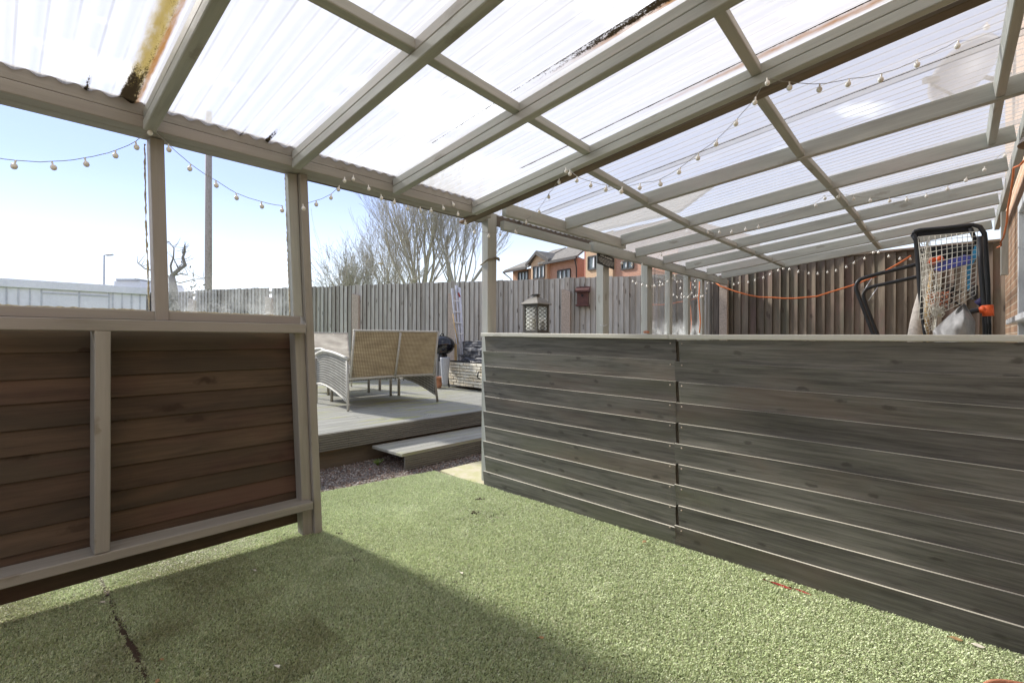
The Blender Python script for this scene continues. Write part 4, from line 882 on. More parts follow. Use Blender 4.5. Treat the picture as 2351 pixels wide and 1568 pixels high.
mb.box(L3(-i_, -i_+.003, .02), L3(-i_+.002, i_-.003, .205)); mb.box(L3(-i_+.003, -i_, .02), L3(i_-.003, -i_+.002, .205)); mb.box(L3(i_-.002, -i_+.003, .02), L3(i_, i_-.003, .205)); mb.box(L3(-i_+.003, i_-.002, .02), L3(i_-.003, i_, .205))
mb.build('panes', M['frostpane'], ln)
LB().lathe(L3(0, 0, .011), [(.030, 0), (.030, .10), (.024, .104), (.01, .100), (0, .1)], 20).build('candle', M['candle'], ln)
mb = LB(); mb.lathe(L3(0, 0, .217), [(.118, 0), (.120, .006), (.075, .038), (.036, .056), (.036, .060), (0, .060)], 4, ph=math.pi/4); mb.build('roof', M['lanternroof'], ln)
mb = LB(); mb.lathe(L3(0, 0, .277), [(.026, 0), (.024, .014), (.034, .016), (.034, .021), (0, .021)], 4, ph=math.pi/4); mb.build('cap', M['lanternframe'], ln)
mb = LB(); mb.tube([L3(-.005+.022*math.cos(a), .028+.03*math.sin(a)+.01, .288+.004*math.sin(a*2)) for a in [k*math.pi/6 for k in range(12)]], .0028, 6, closed=True); mb.build('ring', M['lanternframe'], ln)
mb = MB(); c_ = onX(1540*.2136/.2136*0+1482, 764, 2.86)
mb.lathe(tuple(onX(1484, 766, 2.80)), [(.016, 0), (.02, .012), (.008, .016), (0, .016)], 10); mb.build('clay_shard', M['terracotta'], label='small terracotta shard lying on the pale ledge', cat='shard')

# ------------------------------------------------------------------ SIGN on the post
sg = empty('hanging_sign', (4.60, 2.88, 2.08), label='small dark hanging sign with white lettering on the canopy post', cat='sign')
A = onY(1372, 578, 2.86); B = onY(1410, 594, 2.86); hgt = .125
ux = (B-A); Ls = ux.length; ux.normalize(); cz = Vector((ux.z*0, 0, -1))
MB().prism([A, B, B+Vector((0, 0, -hgt)), A+Vector((0, 0, -hgt))], (0, 0, 0), (0, .012, 0)).build('board', M['signboard'], sg)
def text_mesh(name, body, size, origin, xdir, updir, mat, parent, width=None):
    cu = bpy.data.curves.new(name, 'FONT'); cu.body = body; cu.size = size; cu.extrude = .0008; cu.align_x = 'CENTER'; cu.align_y = 'CENTER'; cu.resolution_u = 2
    tmp = bpy.data.objects.new('tmp', cu); col.objects.link(tmp); dg = bpy.context.evaluated_depsgraph_get(); me = bpy.data.meshes.new_from_object(tmp.evaluated_get(dg)); me.name = name
    bpy.data.objects.remove(tmp); xd_ = Vector(xdir).normalized(); ud = Vector(updir); ud = (ud-xd_*ud.dot(xd_)).normalized(); zd = xd_.cross(ud)
    if width:
        xs = [v.co.x for v in me.vertices]; k = width/(max(xs)-min(xs))
        for v in me.vertices: v.co.x *= k
    Mt = Matrix((( *[xd_.x, ud.x, zd.x], origin[0]), (xd_.y, ud.y, zd.y, origin[1]), (xd_.z, ud.z, zd.z, origin[2]), (0, 0, 0, 1)))
    me.transform(world_of(parent).inverted() @ Mt); me.materials.clear(); me.materials.append(mat)
    o = bpy.data.objects.new(name, me); o.parent = parent; col.objects.link(o); return o
mid = (A+B)/2 + Vector((0, -.0012, 0))
text_mesh('lettering', 'CAT & ADMIN', .030, mid+Vector((0, 0, -.028)), ux, (0, 0, 1), M['signtext'], sg, Ls*.70)
mb = MB(); rr = random.Random(9)
for r_, wd_ in ((0, .88), (1, .92), (2, .9), (3, .8), (4, .4)):
    x = -wd_/2*Ls
    while x < wd_/2*Ls:
        l_ = rr.uniform(.006, .016); p = mid+ux*x+Vector((0, 0, -.055-.0135*r_)); mb.beam(p, p+ux*l_, .0012, .0038, up=(0, 0, 1), ch=.0002); x += l_+.005
mb.build('small_print', M['signtext'], sg)
MB().tube([A+ux*.03, (A+B)/2+Vector((0, .02, .05)), B-ux*.03], .0015, 5).build('hanger', M['string'], sg)

# ------------------------------------------------------------------ FAIRY LIGHTS
def px(z, s, ox, oy): return (z[0]*s+ox, z[1]*s+oy)
def light_string(label, pts, hang=.035, rb=.0115, group='strings of round fairy lights', twist=.004, dirs=None, cable_r=.0015):
    """pts: cable points; a bulb hangs from each but the hooks (third item False)"""
    P = [p for p, b in pts]; root = empty('fairy_light_string', tuple(P[0]), label=label, cat='string lights', group=group)
    path = []; rr = random.Random(int(P[0].x*1000))
    for a, b in zip(P, P[1:]):
        n = max(2, int((b-a).length/.03))
        for k in range(n):
            t = k/n; path.append(a.lerp(b, t)+Vector((rr.uniform(-1, 1), rr.uniform(-1, 1), rr.uniform(-1, 1)))*twist*(.4 if k else 0)+Vector((0, 0, -.05*(b-a).length*4*t*(1-t)*.6)))
    path.append(P[-1]); MB().tube(path, cable_r, 6).build('cable', M['cable'], root)
    for p, has in pts:
        if not has: continue
        s = Vector((rr.uniform(-.25, .25), rr.uniform(-.25, .25), -1)).normalized(); q = p + s*hang*.38
        mb = MB(); mb.lathe(p, [(.0035, 0), (.0035, hang*.35), (.0045, hang*.40)], 8, 0, ax=tuple(s)); b0 = hang*.38
        prof = [(.0045, b0)]+[(rb*math.sin(math.pi*(.14+.86*k/9)), b0+rb*1.1*(1-math.cos(math.pi*(.14+.86*k/9)))) for k in range(10)]
        mb.lathe(p, prof, 14, 0, ax=tuple(s)); mb.build('bulb', M['whitelamp'], root)
s1 = .3335
def Y_(z, Yp, ox=0, oy=0, s=s1, up=.028): q = onY(z[0]*s+ox, z[1]*s+oy, Yp); return q+Vector((0, 0, up))
pts = [(Y_(z, 2.79), True) for z in ((-150, 1100), (105, 1145), (353, 1150), (580, 1125), (792, 1072), (930, 1010))]
pts += [(onY(345, 291, 2.79), True)] + [(Y_(z, 2.79), True) for z in ((1155, 1028), (1310, 1165), (1483, 1275), (1622, 1362), (1796, 1420), (1942, 1448))]
light_string('fairy lights sagging across the two windows of the half wall', pts)
pts = [(Y_(z, 2.79), True) for z in ((2083, 1435), (2175, 1410), (2278, 1365), (2333, 1308))]
pts += [(Y_(z, 2.79, 783.7), True) for z in ((20, 1250), (80, 1235), (183, 1303), (270, 1365), (365, 1395), (455, 1440), (540, 1450), (615, 1455), (695, 1437), (762, 1412), (800, 1478), (850, 1540))]
s2 = .1823; pts += [(Y_(z, 2.79, 1071.4, 428.6, s2), True) for z in ((95, 578), (280, 630), (424, 612), (608, 575))]
light_string('fairy lights strung along the eaves over the opening to the deck', pts)
def RF(x, y, dz=.0): q = onR(x, y, 2.17-dz); return q
hk = onR(1759, 181, 2.165)
def between(a, b, lst, up=.028):
    """bulbs seen at pixels lst, spread in depth from point a to point b"""
    out = []; n = len(lst)
    da = CS*a.x+SN*a.y; db = CS*b.x+SN*b.y
    for k, (x, y) in enumerate(lst):
        t = (k+1)/(n+1); d_ = 1/((1-t)/da+t/db); out.append((dep(x, y, d_)+Vector((0, 0, up)), True))
    return out
h2 = onR(1295.6, 383.5, 2.165)
bs = [(1307.3, 401), (1324.6, 416.9), (1356, 428.8), (1390.7, 437), (1428.3, 442), (1469, 433.6), (1514, 425.2), (1561, 398.5), (1603, 365.2), (1645.7, 333.5), (1691.4, 287.7), (1734, 237.5)]
light_string('fairy lights swagged under the sheets between two rafters mid roof', [(h2, False)]+between(h2, hk, bs)+[(hk, True)])
b3 = [(1282.9, 419.6), (1259.6, 453.6), (1236.3, 487.6), (1207.3, 512)]
e3 = onY(1183, 528, 2.82)
light_string('short run of fairy lights dropping from the rafter to the eaves', [(h2+Vector((.01, 0, -.002)), True)]+between(h2, e3, b3)+[(e3, True)])
b4 = [(1810.8, 203.4), (1880.8, 208.4), (1948.2, 196.8), (2022.6, 185), (2103.6, 153.4), (2198.7, 108.4), (2264.3, 68.4)]
e4 = dep(2351, -30, 2.35)
light_string('nearest fairy lights rising from the rafter to the house wall', [(hk+Vector((.012, -.01, -.002)), False)]+between(hk, e4, b4)+[(e4, False)], rb=.0125)
b5 = [(1892, 458.6), (1871.6, 475), (1839.3, 490.5), (1806, 504), (1772.4, 515.3)]
A5 = onR(1900.8, 452, 2.165); r8 = lambda z: (z[0]*.2604+1408, z[1]*.2604+520)
b5b = [r8(z) for z in ((1277, 16), (1162, 36), (1043, 58), (930, 60), (825, 60), (723, 45), (648, 48), (585, 130), (510, 200), (425, 255))]
e5 = onY(1500, 597, 2.88)
light_string('fairy lights hung under the middle rafters towards the far window post', [(A5, False)]+between(A5, e5, b5[:2]+b5b)+[(e5, True)], rb=.013)
b6 = [(1926, 454), (1959, 460), (1997, 463.6), (2040.8, 465), (2080.9, 462), (2125.9, 453.6), (2174.3, 437.5), (2218.6, 416.9), (2259.3, 393.5), (2303.3, 361.8)]
e6 = dep(2322, 352, 3.75)
light_string('fairy lights swagged from the second noggin row up to the house', [(A5, False)]+between(A5, e6, b6)+[(e6, False)], rb=.013)
b7 = [r8(z) for z in ((160, 340), (72, 330), (-50, 322), (-120, 300))]
light_string('few fairy lights on the beam beside the hanging sign', [(onY(*r8((255, 320)), 2.82), True)]+[(onY(x, y, 2.82)+Vector((0, 0, .03)), True) for x, y in b7[:2]]+[(onY(1407, 588, 2.82), False)], rb=.013)
b8 = [r8(z) for z in ((170, 490), (205, 508), (257, 520), (293, 532), (340, 535), (366, 532), (405, 528), (435, 520), (480, 492), (522, 465), (545, 440), (562, 495), (590, 553), (602, 605), (628, 628), (665, 630), (678, 608), (690, 570), (718, 545), (724, 490))]
light_string('bunched fairy lights looped over the far window posts', [(onY(*r8((130, 455)), 2.89), False)]+[(onY(x, y, 2.89)+Vector((0, 0, .03)), True) for x, y in b8], rb=.014)
b8b = [r8(z) for z in ((724, 490), (727, 620), (742, 622), (760, 590), (775, 625), (793, 622), (812, 595), (828, 555), (836, 507))]
light_string('tangle of fairy lights in front of the last window', [(onY(x, y, 2.89)+Vector((0, 0, .03)), True) for x, y in b8b], rb=.014)
b9 = [r8(z) for z in ((873, 500), (930, 510), (988, 515), (1060, 518), (1105, 508), (1187, 500), (1250, 482), (1322, 460), (1383, 430), (1457, 395), (1503, 378), (1553, 385), (1635, 408), (1725, 422), (1800, 425), (1886, 412), (1962, 398), (2050, 368), (2127, 332), (2215, 292), (2290, 240), (2340, 238))]
r6 = lambda z: (z[0]*.3335+1567.3, z[1]*.3335+522.9)
b9 += [r6(z) for z in ((1417, 205), (1495, 222), (1565, 225))]
light_string('fairy lights in swags along the dark brown fence', [(onX(x, y, 8.36)+Vector((0, 0, .03)), True) for x, y in b9], rb=.016)

# ------------------------------------------------------------------ ORANGE CABLE
cb = [r8(z) for z in ((890, 490), (940, 530), (1010, 555), (1080, 580), (1200, 612), (1290, 628), (1400, 632), (1500, 640), (1600, 640), (1800, 622), (1900, 590), (2000, 560), (2130, 520), (2330, 440))]+[r6((1420, 290)), r6((1500, 245)), r6((1570, 200))]
MB().tube([onX(x, y, 8.34) for x, y in cb], .011, 8).build('extension_cable', M['orangewire'], label='orange extension cable slung along the brown fence', cat='cable')
MB().tube([onY(*r8(z), 2.88) for z in ((760, 490), (758, 560), (752, 640), (762, 760), (768, 850), (760, 945))], .009, 8).build('extension_cable', M['orangewire'], label='orange cable hanging down in front of the last window', cat='cable')
zz = lambda z: (3700/1.6333+z[0]/2.614/1.6333, 400/1.6333+z[1]/2.614/1.6333)
MB().tube([onY(*zz(z), -.24) for z in ((366, 540), (320, 590), (262, 612), (255, 700), (235, 850), (205, 1010), (195, 1150), (165, 1290), (135, 1340), (140, 1375), (100, 1395))], .006, 6).build('lamp_flex', M['orangewire'], label='thin orange flex running down the canopy ledger by the brick wall', cat='cable')

# ------------------------------------------------------------------ HOUSE WALL, WINDOW, DISH, LAMP
YW = -.385; XE = 8.6
hs = empty('house', (5, YW, 0), label='brick house wall at the right edge with white window', cat='house')
def brick_rect(x0, x1, z0, z1, name, m='brick_house', th=.1):
    mb = MB(); vs = [(x0, YW, z0), (x1, YW, z0), (x1, YW, z1), (x0, YW, z1)]; mb.add(vs, [(3, 2, 1, 0)], [(v[0], v[2], 0) for v in vs])
    vb = [(x0, YW-th, z0), (x1, YW-th, z0), (x1, YW-th, z1), (x0, YW-th, z1)]; mb.add(vb, [(0, 1, 2, 3)], [(v[0], v[2], 0) for v in vb])
    e = vs+vb; mb.add(e, [(1, 2, 6, 5), (2, 3, 7, 6), (0, 4, 7, 3), (0, 1, 5, 4)], [(v[0]+v[1], v[2], 0) for v in e]); return mb.build(name, M[m], hs)
WX0, WX1, WZ0, WZ1 = 4.2, 5.92, 1.02, 2.33
brick_rect(-3, WX0, -.05, 5.2, 'wall'); brick_rect(WX1, XE, -.05, 5.2, 'wall'); brick_rect(WX0, WX1, -.05, WZ0, 'wall'); brick_rect(WX0, WX1, WZ1, 5.2, 'wall')
mb = MB(); mb.add([(XE, YW-.1, -.05), (XE, YW-6, -.05), (XE, YW-6, 5.2), (XE, YW-.1, 5.2)], [(0, 1, 2, 3)], [(0, 0, 0), (6, 0, 0), (6, 5, 0), (0, 5, 0)]); mb.build('side_wall', M['brick_house'], hs)
win = MB()
for a, b in (((WX0, WZ0), (WX1, WZ0)), ((WX0, WZ1), (WX1, WZ1))): win.beam((a[0], YW+.01, a[1]+(.035 if a[1] < 2 else -.035)), (b[0], YW+.01, b[1]+(.035 if b[1] < 2 else -.035)), .07, .07)
for x in (WX0+.035, 5.1, WX1-.035): win.beam((x, YW+.011, WZ0+.07), (x, YW+.011, WZ1-.07), .068, .07, up=(1, 0, 0))
wf = win.build('window', M['whitepvc'], hs)
MB().box((WX0+.02, YW-.02, WZ0+.02), (WX1-.02, YW-.012, WZ1-.02)).build('pane', M['glassdark'], wf)
MB().box((4.1, YW+.002, 1.345), (6.55, YW+.085, 1.395), ch=.006).build('shelf', M['whitepvc'], hs)
ep = onY(2345, 715, YW); 
# roof overhang of the house is above the frame; dish on the wall
ds = empty('satellite_dish', (6.9, YW, 3.4), label='grey satellite dish on the house wall seen through the clear roof', cat='satellite dish')
dc = dep(2222, 170, 5.25); aim = (Vector((-.75, .55, .25))).normalized()
mb = MB(); Rd = .35; prof = [(Rd*k/8, .10*(k/8)**2) for k in range(9)]+[(Rd*1.01, .098)]+[(Rd*k/8, .10*(k/8)**2-.006) for k in range(8, -1, -1)]
mb.lathe(dc, prof, 36, ax=tuple(aim)); mb.build('reflector', M['dish'], ds)
lnb = dep(2136, 188, 5.0)
low = dc + Vector((0, 0, -.33))
MB().tube([low, lnb+Vector((.02, 0, -.03))], .014, 8).build('arm', M['blackmetal'], ds)
MB().beam(lnb+Vector((-.05, .05, 0)), lnb+Vector((.05, -.05, .015)), .055, .06, ch=.008).build('receiver', M['blackmetal'], ds)
MB().tube([dc-aim*.03, dc-aim*.12+Vector((.05, -.12, -.05)), Vector((dc.x+.25, YW, dc.z-.12))], .022, 8).build('bracket', M['blackmetal'], ds)
MB().tube([low, dc-aim*.10+Vector((.03, -.1, -.15)), Vector((dc.x+.28, YW, dc.z-.02))], .012, 8).build('stay', M['blackmetal'], ds)
# bell lamp near the right edge
lp = empty('wall_lamp', (3.35, -.28, 2.2), label='brown bell shaped metal lamp hanging at the right edge', cat='lamp')
lt = onX(2334, 338, 3.4); cx_ = Vector((3.4+.01, lt.y-.13, lt.z))
MB().lathe(cx_, [(.13, 0), (.122, .02), (.09, .06), (.062, .11), (.045, .17), (.022, .20), (0, .205)], 28).build('shade', M['lampshade'], lp)
MB().tube([cx_+Vector((0, 0, .13)), cx_+Vector((0, 0, .19)), Vector((cx_.x, YW, cx_.z+.19))], .009, 8).build('bracket', M['lampshade'], lp)
MB().lathe(cx_+Vector((0, 0, .02)), [(.02, .05), (.028, .03), (.026, .005), (0, 0)], 14).build('lamp_bulb', M['whitelamp'], lp)

# ------------------------------------------------------------------ STORED GEAR at the right
zg = lambda z: (z[0]*.1952+1898, z[1]*.1952+489.8)
XG = 5.7
def G(x, y, X=XG): return onX(*zg((x, y)), X)
gl_ = empty('football_goal', tuple(G(1100, 1600)*1), label='black tubed football goal stored on end with cream net', cat='football goal')
gl_.location.z = 0
def down(p, z=0.0): return Vector((p.x, p.y, z))
a = G(1035, 225); b = G(1720, 150); c1 = G(1800, 175); c2 = G(1850, 250); e = G(1890, 800); f_ = G(1905, 1440)
MB().tube([G(1020, 270), G(1030, 240), a, G(1100, 210), G(1400, 185), b, c1, c2, G(1860, 330), e, f_, down(f_)], .018, 12).build('frame_tube', M['blackmetal'], gl_)
l1 = [G(1020, 260), G(1055, 330), G(1075, 600), G(1095, 950), G(1120, 1200), G(1150, 1440)]
MB().tube(l1+[down(l1[-1])], [.026, .022, .020, .016, .013, .012, .012], 12).build('frame_tube', M['blackmetal'], gl_)
mb = MB(); mb.prism([G(1035, 212), G(1700, 150), G(1710, 225), G(1060, 280)], (0, 0, 0), (.05, 0, 0)); mb.build('sleeve', M['blackpad'], gl_)
mb = MB(); mb.tube([G(1690, 190, XG-.02), G(1730, 300), G(1800, 420)], .016, 8); mb.build('strap', M['blackpad'], gl_)
mb = MB(); mb.prism([G(1050, 420, 6.1), G(1740, 370, 6.1), G(1820, 430, 6.1), G(1820, 480, 6.1), G(1350, 560, 6.1), G(1060, 470, 6.1)], (0, 0, 0), (.03, 0, 0)); mb.build('rear_sleeve', M['blackpad'], gl_)
# net: a sagging sheet of cord
def netpt(u, v, X0=XG-.015):
    x = 1070 + 700*u + 40*math.sin(v*3)*(1-u) ; top = 290-60*u; bot = 1150+120*(1-u)-180*u
    y = top + (bot-top)*v - 25*math.sin(math.pi*u)*math.sin(v*5)+ 60*u*(1-u)*v
    x += -20*v*u + 55*math.sin(v*4.0+1)*u*(1-u)
    return G(x, y, X0-.02-.05*math.sin(math.pi*v)*math.sin(math.pi*u))
mb = MB(); nu, nv = 11, 14
for i in range(nu+1): mb.tube([netpt(i/nu, j/28) for j in range(29)], .0026, 4)
for j in range(nv+1): mb.tube([netpt(i/20, j/nv) for i in range(21)], .0026, 4)
rr = random.Random(5)
def net2(u, v):                                     # bunched part at the left upright
    x = 1075+150*u+30*math.sin(v*7+u*4); y = 330+1100*v+40*math.sin(u*6+v*9); x += 90*v; return G(x, y, XG+.03+.05*math.sin(u*5+v*12))
for i in range(8): mb.tube([net2(i/7, j/30) for j in range(31)], .0026, 4)
for j in range(26): mb.tube([net2(i/8+.04*math.sin(j), (j+i*.25)/26) for i in range(9)], .0026, 4)
mb.build('net', M['net'], gl_)
# second tube frame (left)
f2 = empty('tube_frame', tuple(down(G(540, 1440, 6.3))), label='bent black steel tube frame left of the football goal', cat='frame')
def rnd(pts, n=5):
    """soften the corners of a polyline"""
    P = [Vector(p) for p in pts]
    for _ in range(2):
        Q = [P[0]]
        for a, b in zip(P, P[1:]): Q += [a.lerp(b, .25), a.lerp(b, .75)]
        P = Q+[P[-1]]
    return P
MB().tube(rnd([G(1080, 608, 6.2), G(620, 720, 6.2), G(440, 770, 6.2), G(370, 800, 6.2), G(335, 880, 6.2), G(395, 1030, 6.2), G(550, 1440, 6.2)])+[down(G(550, 1440, 6.2), .0)], .019, 12).build('front_tube', M['blackmetal'], f2)
MB().tube(rnd([G(1080, 755, 6.35), G(700, 840, 6.35), G(500, 880, 6.35), G(435, 930, 6.35), G(430, 1010, 6.35), G(600, 1440, 6.35)])+[down(G(600, 1440, 6.35), .0)], .018, 12).build('rear_tube', M['blackmetal'], f2)
MB().tube([G(530, 775, 6.28), G(405, 970, 6.28)], .005, 6).build('brace', M['alu'], f2); MB().tube([G(600, 880, 6.3), G(490, 1040, 6.3)], .005, 6).build('brace', M['alu'], f2)
# right hand frame with orange joint
f3 = empty('exercise_frame', tuple(down(G(1600, 1440, 5.5))), label='black tube stand with orange joint in front of the goal', cat='frame')
MB().tube(rnd([G(1800, 1150, 5.5), G(1720, 1165, 5.5), G(1650, 1190, 5.5), G(1600, 1260, 5.5), G(1465, 1440, 5.5)])+[down(G(1465, 1440, 5.5))], .021, 12).build('leg_tube', M['blackmetal'], f3)
MB().tube([G(1800, 285, 5.55), G(1815, 700, 5.55), G(1850, 1100, 5.55), G(1870, 1440, 5.55), down(G(1870, 1440, 5.55))], .018, 10).build('upright', M['blackmetal'], f3)
oj = MB(); oj.tube([G(1790, 1155, 5.49), G(1830, 1150, 5.49), G(1865, 1140, 5.49)], [.022, .034, .036], 12); oj.tube([G(1890, 1095, 5.49), G(1895, 1160, 5.49), G(1898, 1222, 5.49)], .036, 12); oj.build('orange_joint', M['orange'], f3)
MB().tube([G(1775, 1090, 5.6), G(1850, 1040, 5.6)], .035, 12).build('grip', plain('navy_foam', (.03, .025, .09), .7), f3)
# basketball backboard band + hoop net
bk = empty('basketball_hoop', tuple(down(G(1400, 640, 6.0))), label='blue and orange toy basketball hoop with tangled net behind the goal net', cat='basketball hoop'); bk.location.z = 1.3
mb = MB(); mb.prism([G(1290, 600, 5.95), G(1620, 500, 5.95), G(1690, 520, 5.95), G(1680, 600, 5.95), G(1330, 690, 5.95), G(1265, 680, 5.95)], (0, 0, 0), (.06, 0, .0)); mb.build('panel', M['blue'], bk)
mb = MB(); mb.tube([G(1200, 560, 5.93), G(1240, 575, 5.93), G(1260, 610, 5.93)], [.03, .035, .02], 10); mb.tube([G(1290, 560, 5.93), G(1330, 540, 5.93), G(1360, 575, 5.93)], [.02, .032, .02], 10); mb.build('bracket', M['orange'], bk)
def hoopnet(mat, xs, y0, y1, w_, name, seed):
    mb = MB(); r_ = random.Random(seed)
    for k in range(9):
        x = xs[0]+(xs[1]-xs[0])*k/8; pts = []
        for j in range(7): t = j/6; pts.append(G(x+(30 if (j+k) % 2 else -30)*(1-.3*t)+r_.uniform(-10, 10)+w_*(t*(4-k)*9), y0+(y1-y0)*t+r_.uniform(-8, 8), 5.85+r_.uniform(-.04, .04)))
        mb.tube(pts, .0055, 5)
    mb.build(name, mat, bk)
hoopnet(M['pinknet'], (1200, 1440), 940, 1110, 1, 'hoop_net', 2); hoopnet(M['net'], (1220, 1400), 1080, 1230, 1, 'hoop_net', 3)
mb = MB(); rr = random.Random(6)
for k in range(16): x = 1240+rr.uniform(0, 260); y = 860+rr.uniform(0, 200); mb.tube([G(x, y, 6.0), G(x+rr.uniform(-60, 120), y+rr.uniform(-30, 60), 6.02), G(x+rr.uniform(20, 160), y+rr.uniform(-10, 80), 6.0)], .007, 6)
mb.build('spring_coil', M['blackmetal'], bk)
mb = MB()
for k in range(8): y = 870+k*22; mb.tube([G(1690, y, 5.9), G(1740, y-8, 5.88), G(1775, y+4, 5.9)], .008, 6)
mb.build('spring', M['blackmetal'], bk)
# folded parasol / windbreak in light blue
mb = MB(); mb.prism([G(1800, 315, 5.98), G(1785, 480, 5.98), G(1700, 640, 5.98), G(1690, 900, 5.98), G(1655, 930, 5.98), G(1645, 640, 5.98), G(1690, 520, 5.98), G(1740, 390, 5.98)], (0, 0, 0), (.05, 0, 0))
mb.build('blue_windbreak', M['cyan'], label='light blue cloth folded behind the right side of the goal net', cat='windbreak')
# grey cover
def cover_pt(u, v):
    y = 1100+560*v; xl = 1590-330*min(1, v*1.9)**.75+10*math.sin(v*9); xr = 1640+110*min(1, v*3)-60*max(0, v-.45)
    x = xl+(xr-xl)*u; y2 = y + 45*(1-u)*(1-v)*0 + 30*math.sin(u*3.1)*(1-v)*-1
    fold = .05*math.sin(7*u+4*v+1.5*math.sin(5*v))+.025*math.sin(15*u-9*v)+.05*abs(math.sin(4*(u-v)+.5))
    return G(x, y2, 5.45-.20*math.sin(math.pi*min(1, max(0, u)))*min(1, v*2.5+.25)-fold*.8)
mb = MB(); surf(mb, cover_pt, 30, 30, 1, 1, thick=(.05, 0, 0))
mb.build('vinyl_cover', M['greybag'], label='creased grey vinyl cover slumped against the goal', cat='cover')
# white cloth bundle and bat
mb = MB()
bund = [[(1225, 700), (1180, 780), (1235, 760)], [(1210, 800), (1130, 900), (1225, 860)], [(1180, 940), (1100, 1020), (1190, 1040)], [(1150, 1100), (1050, 1180), (1150, 1220)], [(1110, 1300), (1020, 1360), (1110, 1440)], [(1100, 1450), (1000, 1470), (1090, 1600)]]
path = [G((q[0][0]+q[1][0])/2, (q[0][1]+q[1][1])/2, 6.0) for q in bund]; mb.tube(path+[down(path[-1], .6)], [.022, .042, .05, .055, .06, .065, .08], 10)
mb.build('cloth_bundle', M['netbag'], label='cream cloth bundle leaning behind the left upright of the goal', cat='cloth')
MB().tube([G(1235, 690, 5.9), G(1200, 1000, 5.9), G(1165, 1300, 5.9), down(G(1150, 1440, 5.9), .4)], [.014, .022, .024, .02], 8).build('wooden_bat', M['stick'], label='pale wooden bat standing inside the goal net', cat='bat')

# ------------------------------------------------------------------ BACKGROUND
gr = empty('garage', (-2, 13.5, 0), label='long pale white garage beyond the garden at the left', cat='garage')
gx1 = onY(335, 690, 13.0).x; gh = onY(0, 636, 13.0).z
MB().box((-9, 13.0, -.06), (gx1, 17, gh-.16), ch=.01).build('wall', M['garage'], gr)
MB().box((-9.1, 12.93, gh-.158), (gx1+.06, 17.1, gh), ch=.01).build('roof_edge', M['garage'], gr)
mb = MB()
for z_ in (75, 215, 350, 485, 930, 1280, 1325, 1435, 1545, 1645): q = onY(z_*.1952, 690, 13.0); mb.box((q.x-.012, 12.985, -.05), (q.x+.012, 12.999, gh-.16))
q0 = onY(485*.1952, 690, 13.0).x; q1 = onY(1280*.1952, 690, 13.0).x; mb.box((q0, 12.98, gh-.24), (q1, 12.999, gh-.22)); mb.build('panel_joints', M['garageline'], gr)
fb = empty('flat_roofed_building', tuple(dep(292, 778, 60)), label='tiny pale flat roofed building behind the garage', cat='building'); fb.location.z = 0
a = dep(262, 778, 60); b = dep(322, 778, 60); z1 = zpx(643, 60, 292); dv_ = Vector((CS, SN, 0))*8
MB().prism([Vector((a.x, a.y, 0)), Vector((b.x, b.y, 0)), Vector((b.x, b.y, 0))+dv_, Vector((a.x, a.y, 0))+dv_], (0, 0, 0), (0, 0, z1)).build('wall', M['garage'], fb)
mb = MB(); a1 = dep(266, 778, 59.8); b1 = dep(318, 778, 59.8); mb.prism([Vector((a1.x, a1.y, z1)), Vector((b1.x, b1.y, z1)), Vector((b1.x, b1.y, z1))+dv_, Vector((a1.x, a1.y, z1))+dv_], (0, 0, 0), (0, 0, .25)); mb.build('roof_edge', M['garageline'], fb)
def street_lamp(x, ytop, D, label, lx, headmat):
    b_ = dep(x, 778, D); z1 = zpx(ytop, D, x); r_ = empty('street_lamp', (b_.x, b_.y, 0), label=label, cat='street lamp', group='street lamps beyond the garden')
    k = D/40; MB().tube([(b_.x, b_.y, 0), (b_.x, b_.y, z1*.3), (b_.x, b_.y, z1)], [.11*k, .08*k, .05*k], 8).build('column', M['lamppost'], r_)
    t_ = dep(lx, ytop+1, D); p0 = Vector((b_.x, b_.y, z1)); p1 = Vector((t_.x, t_.y, z1+.05)); MB().tube([p0, p0.lerp(p1, .45)], .04*k, 6).build('arm', M['lamppost'], r_)
    MB().beam(p0.lerp(p1, .3), p1, .22*k, .12*k, ch=.04).build('lamp_head', M[headmat], r_)
street_lamp(238.5, 584, 42, 'thin street lamp standing behind the white garage', 258, 'lamppost')
street_lamp(882, 606, 30, 'street lamp with yellow head among the bare trees', 869, 'yellow')
tp = dep(478, 778, 15); MB().tube([(tp.x, tp.y, 0), (tp.x, tp.y, 4), (tp.x, tp.y, 8.2)], [.105, .10, .085], 14).build('telegraph_pole', M['poletimber'], label='bare timber telegraph pole seen through the second window', cat='pole')

